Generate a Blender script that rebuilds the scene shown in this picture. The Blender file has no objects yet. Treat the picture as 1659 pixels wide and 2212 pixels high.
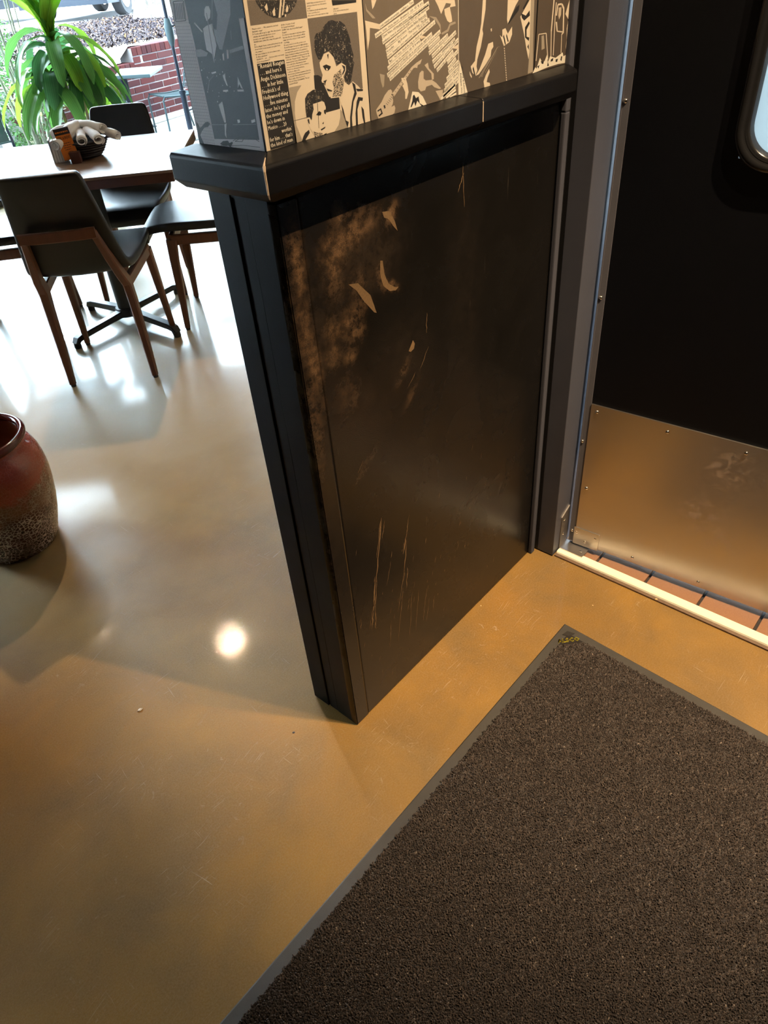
import bpy, bmesh, math, random
import numpy as np
from mathutils import Vector, Matrix

# ------------------------------------------------------------------ camera, world, lights, exposure
SC = bpy.context.scene
COL = SC.collection
def link(o):
    COL.objects.link(o)
    return o
cam_data = bpy.data.cameras.new('camera')
cam_data.sensor_fit = 'VERTICAL'; cam_data.sensor_height = 24.0; cam_data.sensor_width = 18.0
cam_data.lens = 1525.19 / 2212 * 24.0
cam_data.clip_start = 0.02; cam_data.clip_end = 200
cam = link(bpy.data.objects.new('camera', cam_data))
R_ = Vector((0.64965481, -0.75692917, -0.07075918)); D_ = Vector((-0.5078071, -0.36279685, -0.78135164)); F_ = Vector((0.56575664, 0.54354087, -0.62006673))
mw = Matrix.Identity(4)
for i in range(3):
    mw[i][0] = R_[i]; mw[i][1] = -D_[i]; mw[i][2] = -F_[i]
mw[0][3], mw[1][3], mw[2][3] = -0.67236, -0.80179, 1.48
cam.matrix_world = mw
SC.camera = cam
SC.view_settings.view_transform = 'Standard'
SC.view_settings.look = 'None'
SC.view_settings.gamma = 1.0
SC.view_settings.exposure = 0.0
SC.view_settings.use_curve_mapping = False

world = bpy.data.worlds.new('sky')
SC.world = world
world.use_nodes = True
wb = world.node_tree.nodes['Background']
wb.inputs[0].default_value = (0.70, 0.85, 1.0, 1)
wb.inputs[1].default_value = 42.0

def add_light(name, kind, loc, energy, color, target=None, **kw):
    d = bpy.data.lights.new(name, kind)
    d.energy = energy; d.color = color
    for k, v in kw.items(): setattr(d, k, v)
    o = link(bpy.data.objects.new(name, d)); o.location = loc
    if target is not None:
        o.rotation_euler = (Vector(target) - Vector(loc)).to_track_quat('-Z', 'Y').to_euler()
    return o
WARM = (1.0, 0.73, 0.45)
add_light('sun', 'SUN', (3, -6, 12), 12.0, (1, 0.95, 0.88), target=(3.6, 3, 0), angle=0.02)
add_light('entry_spot', 'SPOT', (0.62, -1.10, 2.78), 560, WARM, target=(0.56, -0.42, 0), spot_size=0.82, spot_blend=1.0, shadow_soft_size=0.010)
add_light('poster_spot', 'SPOT', (0.45, -1.10, 2.78), 290, WARM, target=(0.42, 0, 1.40), spot_size=0.86, spot_blend=1.0, shadow_soft_size=0.010)
add_light('side_spot', 'SPOT', (2.40, 1.44, 2.78), 45, WARM, target=(0.7, 0.9, 0), spot_size=1.9, spot_blend=0.6, shadow_soft_size=0.010)
add_light('dining_spot', 'SPOT', (1.22, 2.85, 2.78), 120, WARM, target=(0.35, 1.15, 0), spot_size=0.98, spot_blend=0.6, shadow_soft_size=0.010)
add_light('corner_spot', 'SPOT', (0.63, 3.95, 2.78), 30, WARM, target=(0.5, 3.4, 0), spot_size=1.8, spot_blend=0.6, shadow_soft_size=0.010)
add_light('kitchen_panel', 'AREA', (2.2, -1.3, 2.6), 330, (0.70, 0.86, 1.0), target=(2.2, -1.3, 0), shape='RECTANGLE', size=1.8, size_y=1.6)

# ------------------------------------------------------------------ helpers
random.seed(7)
RNG = np.random.RandomState(11)
PI = math.pi

class NT:
    """tiny node-graph writer"""
    def __init__(self, name):
        self.m = bpy.data.materials.new(name); self.m.use_nodes = True
        self.t = self.m.node_tree; self.n = self.t.nodes; self.l = self.t.links
        self.b = self.n['Principled BSDF']; self.out = self.n['Material Output']
        self._tc = None
    def tc(self, kind='Object'):
        if self._tc is None: self._tc = self.n.new('ShaderNodeTexCoord')
        return self._tc.outputs[kind]
    def set(self, node, key, v):
        s = node.inputs[key]
        if hasattr(v, 'is_linked') or isinstance(v, bpy.types.NodeSocket): self.l.new(v, s)
        else: s.default_value = v if not (isinstance(v, (tuple, list)) and len(v) == 3 and s.type == 'RGBA') else (*v, 1)
    def mapping(self, scale=(1, 1, 1), rot=(0, 0, 0), loc=(0, 0, 0), src=None):
        m = self.n.new('ShaderNodeMapping')
        self.l.new(src or self.tc(), m.inputs['Vector'])
        m.inputs['Scale'].default_value = scale; m.inputs['Rotation'].default_value = rot; m.inputs['Location'].default_value = loc
        return m.outputs[0]
    def noise(self, scale, detail=4, rough=0.55, vec=None, dist=0.0):
        t = self.n.new('ShaderNodeTexNoise')
        self.l.new(vec or self.tc(), t.inputs['Vector'])
        t.inputs['Scale'].default_value = scale; t.inputs['Detail'].default_value = detail
        t.inputs['Roughness'].default_value = rough; t.inputs['Distortion'].default_value = dist
        return t.outputs['Fac']
    def voronoi(self, scale, feature='F1', vec=None, out='Distance', rand=1.0):
        t = self.n.new('ShaderNodeTexVoronoi'); t.feature = feature
        self.l.new(vec or self.tc(), t.inputs['Vector']); t.inputs['Scale'].default_value = scale
        t.inputs['Randomness'].default_value = rand
        return t.outputs[out]
    def ramp(self, fac, stops, interp='LINEAR'):
        r = self.n.new('ShaderNodeValToRGB'); self.l.new(fac, r.inputs[0])
        cr = r.color_ramp; cr.interpolation = interp
        while len(cr.elements) < len(stops): cr.elements.new(0.5)
        for e, (p, c) in zip(cr.elements, stops):
            e.position = p; e.color = (c, c, c, 1) if not isinstance(c, (tuple, list)) else (*c, 1)
        return r.outputs[0]
    def math(self, op, a, b=0.0, clamp=False):
        m = self.n.new('ShaderNodeMath'); m.operation = op; m.use_clamp = clamp
        for i, v in enumerate((a, b)):
            if isinstance(v, (int, float)): m.inputs[i].default_value = v
            else: self.l.new(v, m.inputs[i])
        return m.outputs[0]
    def mix(self, fac, a, b, mode='MIX'):
        m = self.n.new('ShaderNodeMix'); m.data_type = 'RGBA'; m.blend_type = mode
        for i, v in ((0, fac), (6, a), (7, b)):
            if isinstance(v, bpy.types.NodeSocket): self.l.new(v, m.inputs[i])
            elif i == 0: m.inputs[0].default_value = v
            else: m.inputs[i].default_value = (*v, 1)
        return m.outputs[2]
    def attr(self, name, out='Fac'):
        a = self.n.new('ShaderNodeAttribute'); a.attribute_name = name
        return a.outputs[out]
    def bump(self, h, strength=0.3, dist=0.01):
        b = self.n.new('ShaderNodeBump'); b.inputs['Strength'].default_value = strength; b.inputs['Distance'].default_value = dist
        self.l.new(h, b.inputs['Height']); self.l.new(b.outputs[0], self.b.inputs['Normal'])
    def base(self, v): self.set(self.b, 'Base Color', v)
    def rough(self, v): self.set(self.b, 'Roughness', v)
    def p(self, **kw):
        for k, v in kw.items(): self.set(self.b, k.replace('_', ' '), v)
        return self

def plain(name, c, rough=0.5, metal=0.0, var=0.0, vscale=30, bump=0.0, bscale=200, spec=0.5):
    t = NT(name)
    if var:
        f = t.noise(vscale, 5)
        t.base(t.mix(f, tuple(x * (1 - var) for x in c), tuple(min(1, x * (1 + var)) for x in c)))
    else: t.base(c)
    t.rough(rough); t.p(Metallic=metal); t.b.inputs['Specular IOR Level'].default_value = spec
    if bump: t.bump(t.noise(bscale, 3), bump, 0.002)
    return t.m

class MB:
    """collects geometry for ONE mesh object"""
    def __init__(self): self.v = []; self.f = []
    def add(self, vs, fs):
        n = len(self.v); self.v += [tuple(p) for p in vs]; self.f += [tuple(i + n for i in f) for f in fs]; return self
    def box(self, a, b, M=None, ch=0.0):
        x0, y0, z0 = a; x1, y1, z1 = b
        if ch > 0:
            bm = bmesh.new(); bmesh.ops.create_cube(bm, size=1)
            for v in bm.verts: v.co = Vector(((x0 + x1) / 2 + v.co.x * (x1 - x0), (y0 + y1) / 2 + v.co.y * (y1 - y0), (z0 + z1) / 2 + v.co.z * (z1 - z0)))
            bmesh.ops.bevel(bm, geom=list(bm.edges), offset=ch, segments=2, profile=0.6, affect='EDGES')
            bm.verts.index_update()
            vs = [v.co.copy() for v in bm.verts]; fs = [[v.index for v in f.verts] for f in bm.faces]; bm.free()
        else:
            vs = [Vector(p) for p in ((x0, y0, z0), (x1, y0, z0), (x1, y1, z0), (x0, y1, z0), (x0, y0, z1), (x1, y0, z1), (x1, y1, z1), (x0, y1, z1))]
            fs = [(0, 3, 2, 1), (4, 5, 6, 7), (0, 1, 5, 4), (1, 2, 6, 5), (2, 3, 7, 6), (3, 0, 4, 7)]
        if M is not None: vs = [M @ v for v in vs]
        return self.add(vs, fs)
    def prism(self, poly, ax, lo, hi):
        """poly in the two other axes, extruded along axis ax"""
        n = len(poly); vs = []
        for h in (lo, hi):
            for a, b in poly:
                p = [0, 0, 0]; o = [i for i in range(3) if i != ax]; p[o[0]] = a; p[o[1]] = b; p[ax] = h; vs.append(p)
        fs = [tuple(range(n)), tuple(range(2 * n - 1, n - 1, -1))] + [(i, (i + 1) % n, n + (i + 1) % n, n + i) for i in range(n)]
        return self.add(vs, fs)
    def tube(self, pts, r, seg=10, cap=True, sq=None, up=None):
        """round (or rectangular, sq=(wx,wy) list) section swept along pts"""
        pts = [Vector(p) for p in pts]; n = len(pts)
        rs = r if isinstance(r, (list, tuple)) else [r] * n
        vs = []; ref = Vector(up) if up else None; prevx = None
        for i, p in enumerate(pts):
            d = (pts[min(i + 1, n - 1)] - pts[max(i - 1, 0)]).normalized()
            if prevx is None:
                u0 = ref or (Vector((0, 0, 1)) if abs(d.z) < 0.9 else Vector((0, 1, 0)))
                x = d.cross(u0).normalized()
            else: x = (prevx - d * prevx.dot(d)).normalized()
            y = d.cross(x).normalized(); prevx = x
            if sq:
                wx, wy = sq[i] if isinstance(sq, list) else sq
                c = min(wx, wy) * 0.35
                for a, b in ((wx, wy - c), (wx - c, wy), (-wx + c, wy), (-wx, wy - c), (-wx, -wy + c), (-wx + c, -wy), (wx - c, -wy), (wx, -wy + c)):
                    vs.append(p + x * a + y * b)
            else:
                for k in range(seg):
                    a = 2 * PI * k / seg; vs.append(p + (x * math.cos(a) + y * math.sin(a)) * rs[i])
        s = 8 if sq else seg
        fs = [(i * s + k, i * s + (k + 1) % s, (i + 1) * s + (k + 1) % s, (i + 1) * s + k) for i in range(n - 1) for k in range(s)]
        if cap: fs += [tuple(range(s - 1, -1, -1)), tuple((n - 1) * s + k for k in range(s))]
        return self.add(vs, fs)
    def lathe(self, prof, c=(0, 0, 0), seg=48, M=None):
        vs = []; n = len(prof)
        for r, z in prof:
            for k in range(seg):
                a = 2 * PI * k / seg; vs.append(Vector((c[0] + r * math.cos(a), c[1] + r * math.sin(a), c[2] + z)))
        if M is not None: vs = [M @ v for v in vs]
        fs = [(i * seg + k, i * seg + (k + 1) % seg, (i + 1) * seg + (k + 1) % seg, (i + 1) * seg + k) for i in range(n - 1) for k in range(seg)]
        return self.add(vs, fs)
    def dome(self, c, nrm, r, h):
        nrm = Vector(nrm).normalized(); x = nrm.orthogonal().normalized(); y = nrm.cross(x); c = Vector(c); vs = []
        for rr, hh in ((1, 0), (0.92, 0.45), (0.65, 0.82), (0.3, 0.98)):
            for k in range(12):
                a = 2 * PI * k / 12; vs.append(c + (x * math.cos(a) + y * math.sin(a)) * r * rr + nrm * h * hh)
        fs = [(i * 12 + k, i * 12 + (k + 1) % 12, (i + 1) * 12 + (k + 1) % 12, (i + 1) * 12 + k) for i in range(3) for k in range(12)]
        fs.append(tuple(36 + k for k in range(12)))
        return self.add(vs, fs)
    def mesh(self, name, mat, smooth=False):
        me = bpy.data.meshes.new(name); me.from_pydata(self.v, [], self.f)
        if mat: me.materials.append(mat)
        bm = bmesh.new(); bm.from_mesh(me); bmesh.ops.recalc_face_normals(bm, faces=bm.faces); bm.to_mesh(me); bm.free()
        if smooth: smooth_mesh(me, smooth)
        return me
    def build(self, name, mat, parent=None, smooth=False, loc=None):
        o = link(bpy.data.objects.new(name, self.mesh(name, mat, smooth)))
        if parent is not None: o.parent = parent
        if loc is not None: o.location = loc
        return o

def smooth_mesh(me, ang):
    me.polygons.foreach_set('use_smooth', [True] * len(me.polygons))
    if ang is not True:
        try: me.set_sharp_from_angle(angle=ang)
        except Exception: pass

def npmesh(name, V, Fq, mat, parent=None, smooth=False):
    """fast mesh from numpy verts and faces of constant size"""
    V = np.asarray(V, np.float32); Fq = np.asarray(Fq, np.int32)
    me = bpy.data.meshes.new(name); k = Fq.shape[1]
    me.vertices.add(len(V)); me.vertices.foreach_set('co', V.ravel())
    me.loops.add(Fq.size); me.loops.foreach_set('vertex_index', Fq.ravel())
    me.polygons.add(len(Fq)); me.polygons.foreach_set('loop_start', np.arange(0, Fq.size, k, dtype=np.int32))
    me.update(calc_edges=True); me.validate()
    if mat: me.materials.append(mat)
    if smooth: me.polygons.foreach_set('use_smooth', [True] * len(me.polygons))
    o = link(bpy.data.objects.new(name, me))
    if parent is not None: o.parent = parent
    return o

def tag(o, label=None, cat=None, group=None, kind=None):
    if label: o['label'] = label
    if cat: o['category'] = cat
    if group: o['group'] = group
    if kind: o['kind'] = kind
    return o
def empty(name, loc=(0, 0, 0), rz=0.0):
    o = link(bpy.data.objects.new(name, None)); o.location = loc; o.rotation_euler = (0, 0, rz); o.empty_display_size = 0.05
    return o
def copy_tree(o, parent=None):
    c = o.copy(); link(c)
    if parent is not None: c.parent = parent
    for ch in list(o.children): copy_tree(ch, c)
    return c
def subsurf(o, lv=1):
    m = o.modifiers.new('subsurf', 'SUBSURF'); m.levels = lv; m.render_levels = lv
def bevel(o, w, seg=2):
    m = o.modifiers.new('bevel', 'BEVEL'); m.width = w; m.segments = seg; m.limit_method = 'ANGLE'
# outlines of the prints on the posters, 0.1 mm on the wall: material key + layer, then points
PRINT={}
PRINT['interview']=(
    'g1 64,14466 1021,14391 1023,14202 59,14213;h2 191,14456 217,14408 266,14350 343,14296 438,14260 540,14242 635,14250 737,14285 831,14341 887,14401;p3 5'
    '29,14252 594,14424 620,14422 561,14245;p3 585,14266 652,14420 672,14418 613,14272;p3 663,14316 701,14368 718,14335 699,14296 671,14291;p3 640,14270 66'
    '9,14279 660,14252 635,14250;p3 323,14376 370,14411 374,14348 350,14327;p3 439,14319 488,14362 482,14276 448,14275;k1 1503,14352 1980,14315 1976,14287 '
    '1511,14291;k1 67,13817 533,13807 559,12812 72,12840;g1 1025,14195 1977,14184 1975,13276 1537,13225 1037,13532;k2 1024,13566 1102,13560 1164,13528 1194'
    ',13437 1274,13275 1467,13241 1465,13100 1180,13098 1168,13291 1093,13387 1013,13407;l1 549,13493 777,13487 684,13420 620,13320 592,13187 592,13046 659'
    ',12861 664,12811 534,12836;l1 1467,13090 1510,13054 1583,12831 1585,12789 1306,12800 1404,12903 1454,12994;p3 1255,13783 1348,13798 1430,13735 1471,13'
    '611 1586,13643 1660,13606 1658,13541 1592,13474 1613,13405 1687,13357 1774,13392 1880,13319 1970,13238 1968,12803 1588,12809 1550,12997 1493,13154 146'
    '7,13241 1302,13254 1292,13286 1319,13311 1240,13351 1238,13384 1222,13423 1235,13454 1167,13459 1156,13484 1190,13548 1160,13633 1157,13697 1200,13727'
    ';h4 1475,14139 1546,14115 1630,14111 1715,14060 1763,13966 1791,13892 1799,13837 1812,13762 1836,13704 1810,13633 1839,13611 1793,13523 1756,13433 172'
    '5,13390 1687,13357 1631,13412 1605,13454 1658,13541 1659,13596 1579,13644 1490,13627 1442,13715 1389,13767 1365,13805 1286,13788 1240,13784 1200,13727'
    ' 1141,13734 1109,13800 1091,13863 1113,13982 1150,14021 1255,14036 1310,14091 1406,14133;k5 1209,13650 1279,13659 1365,13625 1345,13600 1304,13583 125'
    '2,13594 1227,13625;k5 1185,13475 1263,13483 1226,13449;k5 1238,13384 1348,13340 1330,13331 1255,13349;k5 1582,13615 1642,13589 1638,13543 1578,13490 1'
    '574,13514 1613,13556;k5 1757,13385 1818,13348 1834,13229 1755,13142 1693,12953 1687,12792 1637,12800 1653,12960 1722,13148 1788,13255;k5 1861,13185 19'
    '60,13160 1946,13122 1888,13132 1823,13032 1806,12791 1764,12798 1775,12990 1820,13132;k5 1499,13144 1530,13080 1557,12936 1619,12905 1581,12821 1510,1'
    '3054;k5 1826,13293 1974,13267 1971,13243 1854,13255;k5 1912,13058 1957,13010 1968,12803 1937,12798 1918,12915;k5 1313,13767 1344,13772 1326,13711;p6 1'
    '263,13614 1289,13615 1301,13592 1270,13592;d4 1409,13518 1559,13572 1558,13460 1611,13444 1524,13246 1335,13266 1383,13363 1365,13440;p3 959,13239 115'
    '8,13236 1184,13165 1156,12986 1111,12954 1140,12910 1110,12876 1149,12829 1122,12764 922,12792 891,12876 831,12965 801,13047 812,13103 886,13052;h4 81'
    '1,13327 865,13374 975,13404 1080,13398 1149,13360 1183,13289 1183,13203 1171,13224 1129,13250 1036,13246 944,13241 947,13175 905,13115 886,13052 856,1'
    '3095 798,13105 794,13200;k5 979,13103 1048,13139 1089,13113 1068,13083 1023,13086;k5 1140,13134 1179,13137 1169,13076 1141,13095;k5 1081,12979 1116,12'
    '998 1102,12966;k5 1038,12914 1135,12931 1124,12913 1050,12896;k5 653,12794 696,12893 732,12925 813,12949 820,12909 732,12847 727,12780;k5 1069,12824 1'
    '145,12850 1139,12771 1076,12773;k5 1027,13238 1035,13236 1010,12933 1003,12935;k5 807,13075 838,13079 840,13012 814,13036;d4 898,12914 969,12882 1061,'
    '12865 1065,12805 982,12780 908,12804;k2 531,13100 980,13099 979,13104 530,13104')
PRINT['collage']=(
    'p1 2127,14071 2433,13999 2439,13936 2219,13977 2195,13846 2140,13720 2137,13953;p1 4154,13519 4320,13550 4337,13482 4186,13507;p1 3300,13757 3405,1376'
    '2 3495,13737 3373,13719;p1 2284,14290 2393,14282 2339,14216 2297,14185;l1 2154,14273 2182,14195 2313,14106 2349,14075 2284,14081 2167,14175;l1 2365,13'
    '405 2472,13375 2444,13238 2413,13219 2381,13302;p1 3730,14176 4229,14136 4252,14057 4100,14054 4132,14098 4006,14116 3877,13988 3803,14094;p2 3957,140'
    '43 4100,14062 4145,13940 4160,13868 4095,13858 4032,13888 3971,13972;l1 3868,13745 4029,13777 4095,13850 4241,13860 4257,13834 4110,13816 4060,13749 3'
    '899,13722;l1 3569,13992 3751,13960 3857,13857 3869,13761 3824,13837 3719,13932;c1 2229,12959 2365,13042 2445,13118 2535,13169 2593,13173 2619,13149 26'
    '27,13083 2634,13008 2616,12970 2584,12942 2658,12951 2676,12911 2648,12849 2600,12807 2270,12821 2237,12909;c1 2600,13103 3111,13394 3154,13372 2654,1'
    '3062;c1 3111,13394 3234,13434 3372,13465 3323,13407 3262,13399 3244,13361 3199,13374 3154,13372;c1 3300,13288 3356,13313 3401,13299 3395,13201 3448,13'
    '169 3606,13155 3716,13097 3843,13002 3793,13001 3665,13045 3603,13088 3459,13083 3425,13038 3315,13037 3256,13088 3255,13179;c1 3429,13377 3515,13399 '
    '3535,13323 3657,13232 3654,13157 3606,13155 3594,13240 3503,13310;c1 3695,12989 3892,12978 3872,12876 3820,12831;p2 2850,13284 2952,13274 2990,13192 3'
    '011,13074 2959,12991 2922,12996 2929,13086 2883,13159 2863,13178 2901,13197 2861,13243;k3 2402,12988 2438,12990 2448,12948 2419,12944;k3 2256,12946 23'
    '43,12965 2376,12886 2288,12859 2276,12878 2342,12900 2326,12943 2268,12928;k3 2620,13106 2661,13082 2666,13085 2625,13109;k3 2675,13138 2717,13114 272'
    '1,13116 2680,13140;k3 2731,13169 2772,13145 2777,13148 2735,13172;k3 2786,13201 2828,13177 2833,13180 2791,13203;k3 2842,13232 2884,13209 2889,13211 2'
    '846,13235;k3 2898,13264 2940,13241 2945,13243 2902,13267;k3 2953,13296 2996,13272 3001,13275 2958,13299;k3 3009,13328 3052,13304 3057,13307 3014,13330'
    ';k3 3065,13360 3109,13336 3113,13339 3070,13362;k3 2459,13010 2504,12978 2509,12980 2464,13012;k3 2489,13027 2535,12995 2540,12997 2494,13029;k3 2520,'
    '13044 2566,13012 2571,13015 2525,13046;k3 2551,13061 2596,13030 2601,13032 2556,13064;k3 2581,13078 2627,13047 2632,13049 2586,13081;k3 2612,13096 265'
    '8,13064 2663,13067 2617,13098;w3 3102,13069 3253,13038 3358,12963 3452,12811 2983,12819;k4 3112,13009 3144,13021 3186,12964 3249,12980 3274,12882 3366'
    ',12834 3318,12833 3215,12926 3163,12857 3137,12921 3071,12864 3040,12860 3092,12945')
PRINT['guitarist']=(
    'p1 4998,14075 5087,14068 5080,13944 5039,13811 4997,13676 5022,13620 4958,13442 4859,13276 4838,13178 4862,13119 4806,13047 4714,13105 4667,13200 4791'
    ',13263 4833,13456 4919,13631 4961,13765;p1 5176,13461 5317,13473 5332,13399 5274,13361 5254,13273 5116,13177 4909,13056 4817,13046 4931,13133 5088,133'
    '16;p1 5595,13616 5691,13629 5770,13542 5899,13630 5908,13517 5828,13412 5658,13373 5527,13545 5602,13504;p1 5737,14017 6080,13990 5987,13921 5874,1379'
    '9 5761,13677 5732,13746;p1 5214,13096 5239,13046 5171,12963 5149,12907 5246,12882 5260,12833 5080,12835 5053,12932 5121,13016;p1 4634,13138 4703,13050'
    ' 4692,13029 4646,13080;p1 5238,13663 5273,13670 5279,13631 5252,13623;l1 4974,13006 5469,13382 5458,13386 4963,13010;l1 5009,13001 5498,13379 5487,133'
    '83 4999,13005;l1 5044,13025 5378,13291 5367,13295 5033,13029;l1 4916,12996 5260,13248 5250,13252 4905,13001;l1 5102,13052 5512,13389 5501,13393 5091,1'
    '3056;p1 5659,13350 5668,13326 5689,13325 5681,13349;p1 5666,13314 5675,13290 5697,13289 5688,13313;p1 5674,13277 5683,13253 5705,13252 5696,13276;p1 5'
    '682,13240 5691,13216 5713,13215 5704,13239;p1 5689,13204 5698,13179 5721,13178 5712,13202;p1 5697,13167 5706,13142 5729,13141 5719,13165;p1 5705,13129'
    ' 5714,13105 5736,13104 5727,13128;p1 5713,13092 5722,13068 5744,13066 5735,13091;p1 5721,13055 5730,13030 5752,13029 5743,13053;p1 5729,13017 5738,129'
    '92 5760,12991 5751,13016;p1 5737,12979 5746,12954 5768,12953 5759,12978;p1 5745,12941 5754,12916 5777,12915 5767,12940;p1 5753,12903 5762,12878 5785,1'
    '2876 5775,12902;p1 5761,12865 5770,12839 5793,12838 5783,12863;k2 4747,13190 4806,13053 4776,13051 4724,13160;k2 5648,13544 5719,13389 5694,13387 5625'
    ',13513;k2 5733,13546 5803,13426 5778,13417 5718,13514;k2 5875,13788 6014,13897 6110,13922 6092,13846 5950,13770 5785,13675 5760,13688;w1 4347,13329 45'
    '79,12816 4321,12826;p1 6151,13746 6434,13962 6512,13955 6522,13264 6489,13076 6407,13230 6305,13464;k2 6172,13795 6329,13747 6450,13815 6464,13735 628'
    '4,13678 6204,13725;k2 6320,13577 6441,13657 6476,13620 6376,13537 6386,13432 6480,13410 6467,13359 6335,13426;k2 6339,13903 6268,13842 6216,13858 6357'
    ',13968 6409,13964;k2 6428,13275 6464,13318 6492,13220;l2 6473,13958 6590,13949 6603,13607 6662,12857 6486,12850 6508,13146')
PRINT['torn']=(
    'p1 7248,13898 7220,13429 7260,13424 7287,13893;p1 7226,13428 7270,13030 7299,13026 7254,13425;p1 7343,13855 7332,13657 7360,13653 7371,13852;p1 7333,1'
    '3657 7357,13032 7384,13028 7359,13654;p1 6802,13417 7064,13407 7057,13422 6795,13431;p1 6787,13426 6740,13021 6765,13017 6811,13422;p1 7046,13416 7161'
    ',12993 7190,12990 7074,13414;p1 7428,13800 7569,13800 7553,13827 7411,13827;p1 7533,13811 7617,13733 7675,13738 7589,13816;p1 7622,13738 7667,13358 77'
    '14,13353 7669,13733;p1 7675,13364 7619,13345 7651,13329 7706,13348;p1 7623,13338 7650,13035 7674,13032 7647,13335;p1 7400,13816 7369,13654 7409,13648 '
    '7440,13811;p1 7848,13413 7879,13569 7849,13574 7818,13418;p1 7812,13418 7872,12996 7915,12990 7854,13413;p1 7381,13556 7433,13406 7479,13403 7427,1355'
    '3;p1 7455,13395 7678,13360 7681,13379 7458,13414;p1 7842,13850 7923,13844 7922,13579 7879,13161 7880,12982 7827,13116 7871,13535 7719,13645 7797,13782'
    ';c1 7456,13764 7555,13767 7560,13648 7499,13581 7461,13645;l1 6898,13390 6980,13393 7036,13181 6927,13169;w2 6651,12827 6736,12922 6781,12891 6886,130'
    '52 6981,12965 7063,12980 7136,13071 7182,12940 7255,13032 7465,12981 7721,13039 7762,12970 7909,12991 7935,12846 7571,12866 7193,12863 6802,12839;k3 6'
    '921,12998 7036,12971 7013,12936 6955,12950;k3 7292,12977 7376,12992 7369,12942 7283,12940;k3 7469,12955 7557,12957 7535,12909 7476,12910;k3 7181,12953'
    ' 7233,12883 7162,12880;k3 7671,12981 7716,12976 7699,12901 7651,12920;k3 6805,12926 6886,12940 6852,12882')
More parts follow.
